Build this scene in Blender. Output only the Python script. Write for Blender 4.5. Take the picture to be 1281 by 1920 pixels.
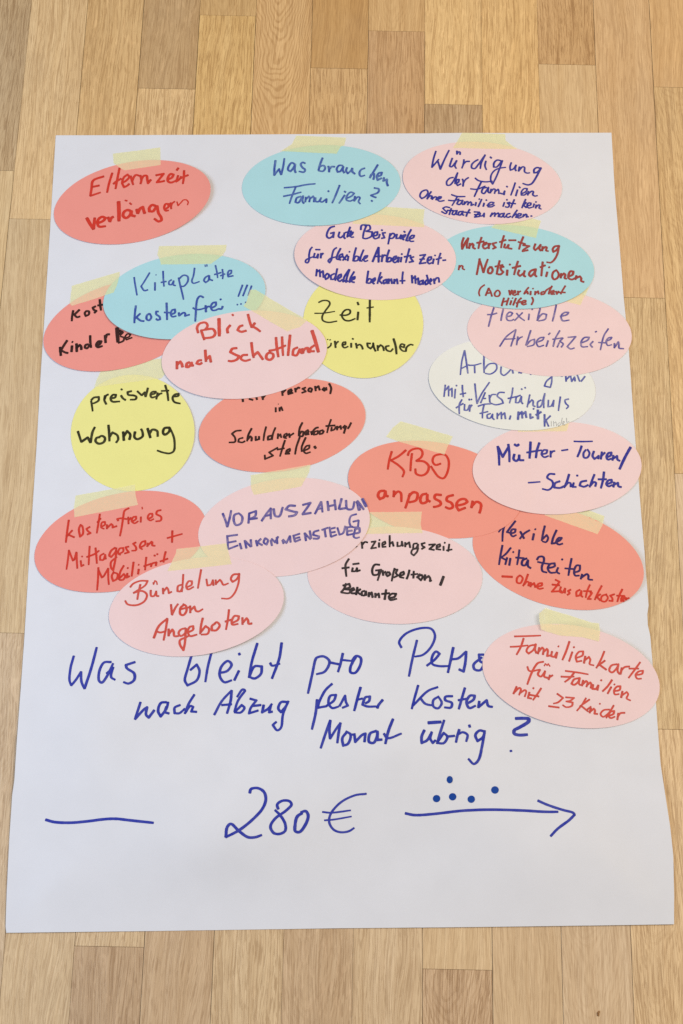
import bpy, math, random
import numpy as np
from mathutils import Vector, Matrix, noise as mnoise
from mathutils.geometry import delaunay_2d_cdt

random.seed(7)
scene = bpy.context.scene
for o in list(bpy.data.objects):
    bpy.data.objects.remove(o)

# ------------------------------------------------------------------ camera
TILT = math.atan(2500 / 8330)
DIST = 2500 / 1660
cam_d = bpy.data.cameras.new('camera')
cam = bpy.data.objects.new('camera', cam_d)
scene.collection.objects.link(cam)
scene.camera = cam
cam_d.sensor_fit = 'VERTICAL'
cam_d.sensor_height = 36.0
cam_d.lens = 36.0 * 2500 / 1920
cam_d.clip_start = 0.05
cam_d.clip_end = 50
cam.matrix_world = (Matrix.Translation((0, -DIST * math.sin(TILT), DIST * math.cos(TILT)))
                    @ Matrix.Rotation(TILT, 4, 'X') @ Matrix.Rotation(0.021, 4, 'Z'))

# ------------------------------------------------------------------ world and lamps
w = bpy.data.worlds.new('World')
scene.world = w
w.use_nodes = True
bg = w.node_tree.nodes['Background']
bg.inputs['Color'].default_value = (1.0, 0.99, 1.0, 1)
bg.inputs['Strength'].default_value = 0.22


def area(name, loc, target, size, power, col, size_y=None):
    d = bpy.data.lights.new(name, 'AREA')
    d.shape = 'RECTANGLE'
    d.size = size
    d.size_y = size_y or size
    d.energy = power
    d.color = col
    o = bpy.data.objects.new(name, d)
    scene.collection.objects.link(o)
    o.location = loc
    o.rotation_euler = (Vector(target) - Vector(loc)).to_track_quat('-Z', 'Y').to_euler()
    return o


area('window_light', (-1.35, -0.15, 1.0), (0, -0.25, 0), 1.2, 14.6, (0.60, 0.77, 1.06), 0.8)
area('ceiling_light', (1.25, 0.40, 2.0), (0.05, 0.1, 0), 1.5, 37.0, (1.0, 0.905, 0.755))

scene.view_settings.view_transform = 'Standard'
scene.view_settings.look = 'None'
scene.view_settings.exposure = 0.21
scene.view_settings.gamma = 1.0
scene.view_settings.use_curve_mapping = False
scene.render.engine = 'CYCLES'
scene.cycles.max_bounces = 8
scene.cycles.diffuse_bounces = 5
scene.cycles.transparent_max_bounces = 12
scene.cycles.use_denoising = False

# ------------------------------------------------------------------ traced data (tenths of a millimetre on the floor plane)
CARDS = {
 'elternzeit': '-1668 4035 -1668 3994 -1673 3953 -1683 3912 -1698 3870 -1718 3828 -1742 3787 -1770 3746 -1803 3705 -1839 3666 -1880 3627 -1924 3590 -1972 3554 -2022 3519 -2076 3486 -2132 3456 -2191 3427 -2252 3400 -2315 3376 -2379 3354 -2444 3335 -2510 3319 -2576 3305 -2643 3294 -2709 3285 -2775 3280 -2840 3278 -2904 3278 -2967 3282 -3027 3288 -3086 3297 -3142 3309 -3196 3324 -3246 3341 -3294 3361 -3338 3384 -3378 3409 -3415 3436 -3448 3465 -3476 3497 -3500 3530 -3520 3565 -3535 3601 -3545 3639 -3551 3678 -3551 3718 -3548 3759 -3539 3800 -3525 3842 -3507 3883 -3485 3925 -3457 3966 -3426 4007 -3390 4047 -3350 4087 -3307 4125 -3260 4161 -3209 4197 -3155 4230 -3099 4262 -3039 4291 -2978 4319 -2915 4344 -2850 4366 -2784 4386 -2716 4403 -2649 4418 -2581 4429 -2513 4438 -2446 4444 -2379 4446 -2314 4446 -2250 4442 -2188 4436 -2129 4426 -2072 4414 -2017 4398 -1966 4380 -1918 4359 -1874 4336 -1833 4310 -1797 4282 -1765 4252 -1737 4220 -1714 4185 -1695 4150 -1681 4112 -1672 4074',
 'wasbrauchen': '634 4187 632 4147 625 4107 613 4067 596 4027 575 3988 549 3950 518 3913 484 3877 445 3842 403 3809 356 3777 307 3748 254 3720 198 3694 140 3671 79 3650 16 3631 -48 3615 -114 3602 -181 3591 -248 3583 -316 3577 -384 3575 -452 3575 -519 3578 -586 3584 -651 3593 -714 3604 -775 3618 -835 3635 -891 3654 -945 3676 -996 3700 -1044 3726 -1088 3754 -1128 3784 -1164 3816 -1196 3850 -1223 3885 -1247 3921 -1265 3958 -1279 3997 -1288 4036 -1292 4076 -1291 4115 -1285 4156 -1275 4196 -1259 4235 -1239 4275 -1214 4313 -1185 4351 -1151 4388 -1113 4423 -1071 4457 -1025 4489 -975 4520 -922 4548 -866 4575 -807 4599 -746 4621 -682 4640 -617 4657 -550 4671 -482 4682 -413 4690 -344 4696 -274 4699 -205 4698 -137 4695 -69 4689 -3 4680 61 4668 124 4653 184 4636 241 4616 295 4594 346 4569 394 4542 438 4513 478 4483 513 4450 545 4416 571 4380 594 4343 611 4305 623 4266 631 4227',
 'wuerdigung': '2601 4165 2597 4125 2589 4085 2575 4046 2557 4007 2535 3970 2507 3934 2476 3900 2440 3867 2400 3836 2356 3807 2308 3780 2257 3755 2203 3733 2146 3713 2087 3696 2025 3681 1962 3669 1896 3660 1830 3653 1762 3650 1694 3649 1626 3651 1557 3656 1489 3664 1421 3674 1355 3688 1290 3704 1226 3722 1165 3743 1106 3767 1049 3792 996 3820 945 3850 898 3882 855 3916 816 3951 780 3987 749 4025 722 4064 700 4104 683 4144 670 4184 663 4225 660 4266 662 4307 669 4347 681 4387 698 4425 720 4463 747 4500 778 4535 813 4569 853 4600 896 4630 944 4658 995 4684 1049 4707 1107 4727 1167 4745 1230 4761 1294 4773 1361 4783 1429 4789 1498 4793 1567 4794 1637 4792 1707 4787 1777 4779 1845 4768 1913 4754 1979 4737 2043 4718 2106 4696 2165 4672 2222 4645 2276 4617 2326 4586 2373 4553 2416 4519 2455 4483 2489 4446 2519 4407 2545 4368 2566 4328 2582 4288 2593 4247 2600 4206',
 'gute': '1305 3160 1303 3120 1295 3080 1283 3041 1265 3002 1244 2964 1217 2928 1186 2893 1151 2859 1112 2827 1069 2797 1022 2768 972 2742 919 2718 863 2696 804 2677 743 2660 680 2646 615 2635 549 2626 482 2620 414 2617 345 2617 277 2619 209 2625 142 2633 75 2644 10 2657 -53 2674 -115 2692 -174 2714 -231 2737 -285 2763 -336 2791 -383 2821 -427 2853 -467 2886 -503 2921 -535 2957 -563 2995 -586 3033 -604 3073 -617 3112 -626 3153 -629 3193 -628 3233 -622 3273 -611 3313 -595 3352 -574 3390 -549 3428 -519 3463 -484 3498 -446 3531 -403 3562 -356 3591 -306 3618 -252 3643 -196 3665 -136 3685 -74 3703 -10 3717 56 3729 123 3738 192 3744 261 3748 331 3748 401 3745 470 3740 539 3731 606 3720 673 3706 737 3689 799 3669 859 3647 917 3623 971 3596 1022 3568 1069 3537 1113 3504 1152 3470 1188 3434 1219 3398 1245 3359 1267 3321 1284 3281 1296 3241 1303 3201',
 'unterstuetzung': '2957 3059 2953 3020 2945 2981 2931 2943 2913 2906 2890 2869 2862 2834 2830 2800 2794 2768 2754 2737 2710 2708 2662 2681 2611 2656 2557 2633 2500 2613 2441 2595 2379 2579 2315 2566 2250 2556 2183 2548 2116 2543 2047 2541 1979 2541 1910 2544 1842 2550 1775 2559 1709 2570 1644 2584 1581 2601 1519 2620 1460 2641 1404 2665 1351 2691 1301 2718 1254 2748 1211 2779 1172 2812 1136 2847 1106 2882 1079 2919 1057 2957 1040 2995 1028 3034 1021 3073 1018 3113 1021 3152 1028 3191 1040 3229 1057 3267 1079 3304 1106 3340 1137 3374 1173 3408 1213 3439 1256 3469 1304 3497 1355 3523 1410 3546 1467 3567 1528 3586 1590 3602 1655 3616 1721 3626 1789 3634 1858 3640 1928 3642 1998 3641 2067 3638 2137 3632 2205 3623 2273 3611 2339 3597 2403 3579 2465 3560 2524 3538 2581 3513 2635 3487 2685 3458 2732 3428 2774 3396 2813 3362 2847 3327 2877 3291 2903 3253 2923 3215 2939 3177 2950 3138 2956 3098',
 'kitaplaetze': '-956 2717 -957 2677 -963 2636 -974 2596 -989 2555 -1009 2515 -1034 2476 -1063 2437 -1097 2399 -1134 2362 -1175 2326 -1220 2292 -1269 2260 -1321 2229 -1375 2200 -1433 2173 -1492 2149 -1554 2127 -1618 2107 -1683 2090 -1749 2075 -1815 2063 -1883 2054 -1950 2047 -2018 2044 -2084 2043 -2150 2045 -2215 2050 -2278 2057 -2339 2068 -2399 2081 -2455 2097 -2509 2115 -2561 2136 -2608 2159 -2653 2185 -2693 2212 -2730 2242 -2763 2273 -2791 2307 -2815 2341 -2835 2378 -2850 2415 -2860 2453 -2865 2493 -2865 2532 -2861 2573 -2852 2613 -2837 2654 -2819 2694 -2795 2734 -2767 2773 -2735 2812 -2698 2849 -2657 2885 -2613 2920 -2564 2954 -2513 2985 -2458 3015 -2400 3042 -2340 3068 -2277 3091 -2213 3111 -2147 3129 -2080 3144 -2012 3157 -1943 3166 -1874 3173 -1805 3177 -1737 3178 -1670 3176 -1604 3171 -1540 3163 -1477 3152 -1417 3138 -1360 3122 -1305 3103 -1253 3081 -1205 3057 -1161 3031 -1120 3002 -1084 2972 -1052 2940 -1024 2905 -1001 2870 -983 2833 -969 2795 -960 2756',
 'kost': '-1694 2447 -1694 2406 -1699 2365 -1709 2322 -1723 2280 -1742 2237 -1765 2194 -1793 2151 -1825 2109 -1861 2067 -1900 2027 -1943 1987 -1990 1949 -2039 1912 -2092 1877 -2147 1843 -2204 1812 -2264 1782 -2325 1755 -2387 1731 -2451 1709 -2515 1689 -2580 1672 -2645 1659 -2710 1647 -2775 1639 -2838 1634 -2901 1632 -2962 1633 -3021 1637 -3078 1643 -3133 1653 -3186 1666 -3235 1681 -3282 1699 -3325 1720 -3365 1744 -3400 1770 -3432 1798 -3460 1829 -3484 1861 -3503 1895 -3518 1932 -3528 1969 -3534 2008 -3535 2049 -3531 2090 -3523 2132 -3510 2174 -3493 2217 -3471 2260 -3444 2303 -3414 2345 -3379 2387 -3340 2429 -3298 2469 -3252 2508 -3202 2546 -3150 2582 -3095 2616 -3037 2648 -2977 2679 -2915 2707 -2852 2732 -2787 2755 -2722 2775 -2656 2793 -2589 2807 -2523 2819 -2457 2827 -2392 2833 -2328 2835 -2266 2834 -2205 2830 -2147 2823 -2091 2813 -2037 2800 -1987 2784 -1940 2765 -1897 2743 -1857 2719 -1821 2692 -1790 2662 -1762 2631 -1739 2598 -1721 2562 -1707 2525 -1698 2487',
 'blick': '-211 1982 -213 1942 -219 1902 -230 1862 -246 1822 -267 1782 -293 1742 -322 1704 -356 1666 -394 1630 -436 1594 -482 1560 -531 1528 -584 1498 -639 1469 -697 1442 -757 1418 -819 1396 -883 1377 -949 1360 -1015 1345 -1083 1333 -1150 1324 -1218 1318 -1286 1315 -1353 1314 -1419 1316 -1484 1321 -1547 1329 -1609 1339 -1668 1353 -1725 1368 -1779 1387 -1830 1408 -1878 1431 -1922 1456 -1962 1484 -1999 1514 -2031 1545 -2060 1578 -2083 1613 -2102 1649 -2117 1686 -2126 1724 -2131 1763 -2131 1803 -2126 1843 -2116 1883 -2101 1924 -2082 1964 -2058 2003 -2029 2042 -1996 2081 -1959 2118 -1917 2154 -1872 2189 -1823 2222 -1771 2253 -1715 2282 -1657 2310 -1596 2335 -1533 2358 -1468 2378 -1401 2396 -1334 2411 -1265 2423 -1196 2432 -1127 2439 -1058 2442 -989 2443 -922 2441 -856 2436 -791 2428 -728 2417 -668 2403 -611 2386 -556 2367 -505 2346 -457 2322 -412 2295 -372 2267 -336 2237 -304 2204 -277 2170 -254 2135 -236 2098 -223 2060 -215 2022',
 'zeit': '916 2325 914 2275 909 2225 900 2175 888 2127 872 2079 853 2033 831 1988 805 1944 777 1903 746 1864 712 1827 675 1793 637 1761 596 1732 553 1706 508 1683 463 1663 415 1646 367 1633 318 1623 269 1617 219 1614 169 1615 119 1619 70 1627 21 1638 -26 1652 -73 1670 -118 1691 -162 1715 -203 1742 -243 1772 -280 1805 -315 1840 -348 1878 -378 1918 -404 1960 -428 2003 -448 2049 -466 2096 -479 2144 -490 2193 -497 2242 -500 2292 -499 2343 -495 2393 -488 2443 -477 2492 -462 2540 -444 2587 -422 2633 -398 2678 -370 2720 -339 2761 -305 2799 -268 2835 -229 2868 -188 2898 -145 2925 -100 2949 -53 2970 -5 2987 45 3001 95 3011 146 3018 197 3021 248 3020 299 3016 350 3008 399 2997 448 2981 496 2963 542 2941 586 2916 628 2887 668 2856 706 2822 740 2786 773 2747 802 2705 828 2662 851 2617 871 2571 887 2523 900 2474 909 2425 914 2375',
 'preiswerte': '-1704 915 -1704 865 -1706 815 -1713 765 -1723 716 -1736 668 -1753 621 -1773 576 -1797 532 -1823 490 -1853 450 -1885 413 -1920 378 -1957 345 -1997 316 -2038 289 -2082 265 -2127 244 -2173 227 -2221 213 -2270 202 -2319 195 -2369 191 -2419 191 -2469 194 -2519 201 -2568 211 -2616 225 -2664 242 -2710 262 -2755 285 -2798 311 -2840 341 -2879 373 -2916 408 -2950 445 -2982 484 -3011 526 -3037 569 -3059 614 -3079 661 -3095 709 -3108 758 -3117 807 -3123 857 -3125 908 -3124 958 -3119 1008 -3110 1057 -3098 1106 -3082 1154 -3062 1200 -3040 1245 -3014 1288 -2985 1329 -2953 1368 -2918 1404 -2881 1438 -2841 1469 -2799 1497 -2754 1522 -2709 1544 -2661 1562 -2612 1577 -2562 1588 -2512 1596 -2461 1600 -2409 1600 -2358 1596 -2307 1589 -2256 1579 -2207 1564 -2158 1547 -2111 1525 -2065 1501 -2021 1473 -1980 1443 -1940 1409 -1903 1373 -1869 1335 -1838 1294 -1809 1251 -1784 1207 -1762 1161 -1744 1113 -1728 1065 -1717 1015 -1709 965',
 'personal': '254 1148 252 1108 246 1067 234 1026 218 984 197 943 171 903 142 863 107 823 69 785 27 748 -18 712 -67 678 -120 646 -175 615 -232 587 -292 560 -355 536 -418 515 -483 496 -550 479 -616 465 -684 454 -751 446 -818 440 -885 438 -950 438 -1015 441 -1077 447 -1138 456 -1197 468 -1253 482 -1307 499 -1357 519 -1404 541 -1448 566 -1488 592 -1524 621 -1556 652 -1584 685 -1607 719 -1625 755 -1639 793 -1649 831 -1653 871 -1653 911 -1648 952 -1637 993 -1623 1034 -1603 1075 -1579 1116 -1550 1156 -1517 1196 -1480 1235 -1438 1273 -1393 1309 -1344 1344 -1292 1377 -1237 1409 -1179 1438 -1118 1465 -1056 1490 -991 1513 -925 1533 -858 1550 -789 1564 -721 1576 -652 1585 -583 1590 -515 1593 -448 1593 -383 1589 -318 1583 -256 1574 -197 1562 -140 1547 -85 1529 -34 1509 13 1486 57 1460 97 1432 132 1403 164 1371 191 1337 213 1302 230 1265 243 1227 251 1188',
 'kbo': '2031 165 2028 125 2020 86 2007 47 1989 11 1966 -25 1939 -59 1907 -91 1871 -121 1831 -150 1787 -176 1739 -200 1688 -221 1634 -240 1576 -257 1516 -270 1454 -281 1390 -289 1324 -295 1257 -297 1189 -297 1120 -293 1050 -287 981 -278 912 -266 843 -252 776 -235 710 -215 645 -193 583 -168 523 -141 465 -112 411 -82 359 -49 311 -14 267 22 226 59 190 97 158 137 131 177 108 217 90 258 77 300 68 341 65 381 67 422 74 461 85 500 102 538 124 574 150 609 181 642 217 673 257 702 301 729 349 754 400 776 455 796 513 813 574 827 637 839 703 847 770 853 839 855 909 855 979 851 1050 845 1121 836 1191 823 1261 808 1330 790 1397 770 1462 747 1525 721 1586 694 1644 664 1698 632 1750 598 1797 563 1841 526 1881 488 1916 449 1947 410 1973 369 1994 328 2011 287 2023 246 2029 205',
 'arbeitszeiten': '3371 2224 3367 2184 3358 2145 3344 2107 3325 2069 3302 2032 3274 1997 3242 1962 3205 1930 3165 1899 3121 1869 3073 1842 3022 1817 2967 1794 2910 1773 2851 1755 2789 1739 2725 1726 2660 1715 2593 1707 2526 1702 2458 1700 2389 1700 2321 1703 2253 1709 2186 1718 2119 1729 2055 1743 1992 1760 1931 1779 1872 1800 1816 1824 1763 1850 1713 1878 1666 1908 1624 1939 1585 1972 1550 2007 1519 2043 1493 2080 1472 2118 1455 2157 1443 2196 1436 2235 1434 2275 1436 2315 1444 2354 1457 2393 1474 2431 1496 2468 1523 2504 1555 2539 1591 2573 1631 2605 1675 2635 1722 2663 1774 2689 1828 2713 1886 2734 1946 2753 2009 2770 2074 2783 2140 2794 2208 2803 2277 2808 2347 2810 2417 2810 2486 2807 2556 2800 2624 2791 2692 2780 2757 2765 2821 2748 2883 2728 2942 2706 2999 2682 3052 2655 3102 2626 3148 2596 3191 2563 3229 2529 3263 2494 3293 2457 3318 2420 3338 2381 3354 2342 3364 2303 3370 2263',
 'arbeitgeber': '2919 1520 2915 1479 2906 1439 2892 1400 2874 1362 2851 1325 2823 1289 2791 1255 2755 1223 2715 1192 2671 1163 2623 1137 2572 1113 2518 1091 2462 1072 2402 1055 2340 1042 2277 1030 2212 1022 2145 1016 2078 1014 2009 1014 1941 1017 1873 1023 1805 1032 1737 1043 1671 1058 1606 1075 1543 1094 1482 1116 1423 1141 1366 1168 1313 1196 1263 1227 1216 1260 1173 1294 1134 1330 1098 1367 1068 1406 1041 1445 1019 1485 1002 1526 990 1567 982 1608 980 1649 982 1690 990 1731 1002 1771 1019 1809 1041 1847 1068 1883 1099 1918 1135 1952 1174 1983 1218 2013 1266 2040 1317 2065 1372 2087 1429 2107 1490 2124 1552 2139 1617 2151 1684 2159 1752 2165 1821 2168 1890 2168 1960 2164 2030 2158 2099 2149 2168 2137 2235 2122 2301 2104 2366 2084 2428 2061 2487 2036 2544 2008 2597 1979 2647 1947 2694 1913 2736 1878 2775 1841 2809 1804 2839 1765 2864 1725 2885 1684 2901 1643 2912 1602 2918 1561',
 'muetter': '3414 621 3409 580 3400 540 3386 500 3367 460 3344 421 3316 383 3284 346 3247 310 3207 275 3162 242 3114 210 3063 180 3009 153 2952 127 2892 104 2830 83 2767 64 2701 48 2635 35 2567 24 2499 16 2431 11 2363 9 2295 9 2228 13 2162 19 2098 27 2035 39 1974 53 1916 70 1860 90 1807 111 1757 136 1711 162 1668 190 1630 221 1595 253 1565 287 1539 322 1517 358 1501 396 1489 435 1482 474 1480 514 1483 554 1490 594 1503 634 1520 674 1542 714 1569 753 1601 791 1636 827 1676 863 1720 897 1768 929 1819 960 1874 988 1931 1015 1991 1039 2054 1061 2119 1080 2185 1097 2253 1110 2321 1122 2391 1130 2461 1135 2530 1138 2600 1137 2668 1134 2735 1127 2801 1118 2865 1106 2927 1091 2986 1074 3042 1054 3096 1031 3146 1006 3192 979 3234 950 3273 918 3307 885 3336 851 3361 815 3381 778 3397 739 3407 700 3413 661',
 'mittagessen': '-1512 -212 -1513 -253 -1518 -295 -1528 -337 -1543 -380 -1563 -423 -1587 -465 -1616 -508 -1648 -549 -1685 -590 -1726 -630 -1771 -669 -1819 -706 -1870 -742 -1924 -776 -1981 -808 -2041 -838 -2102 -866 -2165 -891 -2230 -914 -2296 -935 -2362 -952 -2429 -967 -2496 -979 -2563 -989 -2630 -995 -2696 -998 -2760 -999 -2823 -996 -2885 -990 -2944 -982 -3001 -971 -3055 -956 -3106 -939 -3154 -919 -3199 -897 -3240 -872 -3277 -845 -3310 -816 -3339 -784 -3363 -750 -3383 -715 -3398 -678 -3409 -640 -3415 -600 -3416 -560 -3412 -518 -3404 -476 -3390 -433 -3372 -391 -3349 -348 -3322 -305 -3291 -263 -3255 -222 -3215 -181 -3171 -142 -3123 -104 -3072 -67 -3018 -32 -2961 1 -2901 32 -2839 60 -2775 87 -2709 111 -2642 132 -2575 150 -2506 166 -2437 179 -2369 188 -2301 195 -2233 199 -2167 199 -2103 196 -2040 190 -1980 181 -1922 169 -1867 155 -1815 137 -1766 116 -1722 93 -1681 67 -1644 39 -1611 8 -1583 -24 -1559 -59 -1540 -95 -1526 -133 -1517 -172',
 'vorauszahlung': '320 -92 318 -133 311 -174 299 -215 283 -256 262 -297 236 -337 206 -377 172 -415 133 -453 91 -489 45 -524 -4 -557 -57 -588 -112 -617 -170 -644 -231 -669 -293 -691 -357 -711 -423 -728 -490 -743 -557 -755 -625 -764 -692 -771 -760 -774 -827 -775 -893 -773 -958 -767 -1021 -759 -1082 -749 -1141 -735 -1198 -719 -1252 -700 -1303 -679 -1350 -655 -1394 -629 -1435 -601 -1471 -570 -1503 -538 -1531 -504 -1555 -469 -1573 -432 -1587 -394 -1597 -355 -1601 -315 -1601 -274 -1596 -233 -1585 -192 -1571 -151 -1551 -110 -1526 -69 -1497 -29 -1464 10 -1427 48 -1385 85 -1339 121 -1290 154 -1238 186 -1182 216 -1123 244 -1062 270 -999 293 -934 314 -867 332 -799 347 -731 360 -662 370 -592 376 -523 380 -455 381 -387 378 -321 373 -257 365 -194 353 -134 339 -76 322 -22 303 29 281 77 256 121 229 161 200 197 169 229 136 256 101 278 64 296 27 309 -12 317 -51',
 'buendelung': '-617 -1005 -619 -1045 -625 -1086 -636 -1126 -651 -1167 -672 -1207 -697 -1247 -726 -1287 -760 -1325 -797 -1362 -839 -1399 -884 -1434 -933 -1467 -985 -1498 -1040 -1528 -1098 -1556 -1158 -1581 -1220 -1605 -1284 -1625 -1349 -1644 -1415 -1660 -1482 -1673 -1550 -1683 -1618 -1691 -1685 -1695 -1752 -1697 -1818 -1697 -1883 -1693 -1946 -1686 -2008 -1677 -2067 -1665 -2124 -1650 -2178 -1633 -2230 -1613 -2278 -1591 -2322 -1566 -2363 -1539 -2400 -1510 -2432 -1480 -2461 -1447 -2485 -1413 -2504 -1377 -2519 -1340 -2529 -1302 -2534 -1263 -2535 -1223 -2530 -1183 -2521 -1142 -2506 -1102 -2488 -1061 -2464 -1021 -2436 -981 -2403 -942 -2366 -904 -2325 -867 -2280 -831 -2232 -797 -2180 -765 -2125 -734 -2067 -706 -2006 -679 -1943 -655 -1879 -634 -1812 -614 -1745 -598 -1676 -584 -1607 -574 -1538 -566 -1469 -561 -1400 -558 -1333 -559 -1267 -563 -1202 -570 -1139 -580 -1079 -592 -1021 -608 -966 -626 -914 -646 -866 -669 -822 -695 -781 -723 -745 -752 -712 -784 -685 -818 -662 -853 -643 -889 -630 -927 -621 -966',
 'erziehung': '1578 -745 1575 -785 1567 -824 1554 -862 1537 -900 1515 -938 1488 -974 1457 -1008 1421 -1042 1382 -1073 1338 -1103 1291 -1132 1241 -1158 1187 -1182 1131 -1203 1072 -1222 1010 -1239 947 -1253 882 -1265 815 -1274 748 -1280 680 -1284 611 -1284 542 -1282 474 -1278 407 -1270 340 -1260 275 -1247 211 -1231 149 -1213 90 -1193 33 -1170 -21 -1145 -72 -1118 -120 -1089 -164 -1058 -204 -1026 -240 -992 -272 -956 -299 -920 -322 -882 -340 -844 -353 -805 -362 -766 -365 -726 -364 -686 -358 -647 -346 -608 -330 -570 -309 -532 -283 -495 -253 -460 -218 -426 -179 -393 -136 -362 -89 -333 -39 -306 15 -282 72 -259 132 -239 194 -222 259 -207 325 -195 393 -186 462 -179 531 -175 601 -175 672 -177 741 -182 810 -190 878 -200 945 -214 1009 -230 1072 -249 1132 -270 1190 -293 1244 -319 1295 -347 1342 -377 1386 -409 1426 -442 1461 -477 1492 -513 1518 -550 1540 -588 1557 -627 1568 -666 1576 -705',
 'kitazeiten': '3376 -651 3372 -691 3363 -731 3349 -769 3331 -805 3308 -840 3280 -873 3249 -904 3213 -933 3173 -960 3130 -984 3083 -1006 3033 -1025 2979 -1042 2923 -1056 2865 -1067 2804 -1075 2742 -1080 2678 -1082 2613 -1081 2546 -1077 2479 -1071 2412 -1061 2345 -1049 2278 -1033 2212 -1015 2147 -995 2084 -972 2022 -946 1962 -918 1904 -888 1849 -856 1797 -822 1748 -786 1702 -749 1660 -710 1621 -670 1587 -630 1557 -588 1531 -546 1510 -504 1494 -461 1482 -419 1475 -377 1473 -335 1476 -294 1483 -255 1496 -216 1513 -179 1535 -143 1562 -109 1593 -77 1628 -47 1668 -19 1711 6 1759 29 1809 49 1863 66 1920 81 1980 92 2042 101 2105 106 2171 108 2238 107 2306 104 2374 97 2443 86 2511 73 2579 58 2647 39 2713 17 2777 -7 2840 -33 2901 -62 2959 -93 3014 -126 3066 -161 3115 -198 3160 -236 3201 -275 3239 -316 3272 -357 3301 -399 3325 -441 3345 -484 3360 -526 3370 -568 3375 -610',
 'familienkarte': '3497 -1923 3493 -1962 3484 -2001 3470 -2038 3451 -2075 3428 -2110 3400 -2144 3367 -2176 3331 -2206 3291 -2234 3247 -2260 3199 -2284 3148 -2306 3094 -2325 3037 -2341 2978 -2355 2916 -2367 2853 -2375 2788 -2381 2721 -2384 2654 -2384 2586 -2381 2518 -2376 2450 -2367 2382 -2356 2316 -2342 2250 -2326 2185 -2307 2122 -2286 2062 -2262 2003 -2236 1948 -2208 1895 -2178 1845 -2146 1799 -2112 1756 -2077 1717 -2040 1683 -2003 1652 -1964 1626 -1925 1605 -1885 1589 -1845 1577 -1804 1570 -1764 1568 -1724 1571 -1684 1578 -1645 1591 -1606 1609 -1569 1631 -1533 1658 -1499 1689 -1466 1725 -1435 1765 -1406 1810 -1379 1857 -1354 1909 -1331 1964 -1311 2021 -1294 2082 -1280 2144 -1268 2209 -1259 2275 -1253 2343 -1250 2412 -1250 2481 -1253 2551 -1259 2620 -1267 2690 -1279 2758 -1293 2825 -1310 2890 -1330 2954 -1352 3015 -1377 3074 -1404 3130 -1433 3183 -1464 3233 -1497 3279 -1531 3321 -1567 3358 -1604 3392 -1642 3421 -1681 3446 -1721 3466 -1761 3481 -1802 3491 -1842 3497 -1883',
}
TAPES = {
 'elternzeit': '-2897 4525 -2614 4571 -2322 4626 -2311 4504 -2300 4376 -2512 4336 -2734 4294 -2792 4325 -2843 4363 -2879 4396',
 'wasbrauchen': '-653 4827 -351 4822 -40 4814 -62 4702 -107 4677 -150 4576 -501 4585 -841 4599 -705 4707',
 'wuerdigung': '1391 4920 1657 4916 1923 4913 1926 4823 2004 4752 2069 4702 1672 4696 1275 4695 1324 4783',
 'gute': '147 3866 542 3848 928 3832 911 3684 923 3589 493 3602 58 3615 98 3726',
 'unterstuetzung': '1792 3849 2242 3738 2335 3714 2299 3609 2268 3476 1997 3541 1730 3604 1777 3650',
 'kitaplaetze': '-2252 3270 -1845 3288 -1444 3307 -1451 3232 -1496 3151 -1618 3046 -1912 3034 -2213 3024 -2233 3090 -2266 3157',
 'kost': '-3259 2728 -2979 2824 -2700 2921 -2705 2816 -2722 2728 -2752 2641 -2990 2552 -3233 2466 -3262 2494',
 'blick': '-1135 2709 -1072 2711 -765 2522 -448 2332 -536 2236 -629 2208 -675 2181 -867 2291 -1084 2420 -1208 2495 -1168 2565 -1156 2643',
 'preiswerte': '-2817 1684 -2496 1755 -2119 1814 -2084 1620 -2120 1563 -2510 1498 -2895 1436 -2876 1529',
 'kbo': '658 1092 957 1008 1256 922 1205 811 1159 694 881 771 652 834 491 896 567 1008',
 'vorauszahlung': '-1040 402 -701 469 -365 538 -378 447 -424 353 -462 276 -725 220 -993 169 -1031 255',
 'erziehung': '103 -20 502 -7 905 7 898 -73 891 -139 912 -243 505 -257 108 -272',
 'mittagessen': '-3012 126 -2677 197 -2345 272 -2335 154 -2298 29 -2659 -54 -3004 -131 -3020 -28',
 'buendelung': '-1837 -476 -1559 -440 -1279 -398 -1252 -509 -1213 -639 -1578 -689 -1922 -736 -1839 -522',
 'muetter': '1989 1156 2299 1167 2613 1179 2591 1091 2569 1022 2296 1012 2010 997',
 'kitazeiten': '2365 223 2817 66 2967 12 2936 -103 2880 -209 2588 -107 2288 -1',
 'arbeitszeiten': '2669 2906 2886 2850 2841 2744 2813 2700 2779 2613 2598 2657',
 'familienkarte': '2271 -1072 2566 -1156 2782 -1220 2860 -1226 2865 -1298 2845 -1436 2660 -1392 2419 -1378 2211 -1320 2194 -1225 2191 -1145',
}
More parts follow.
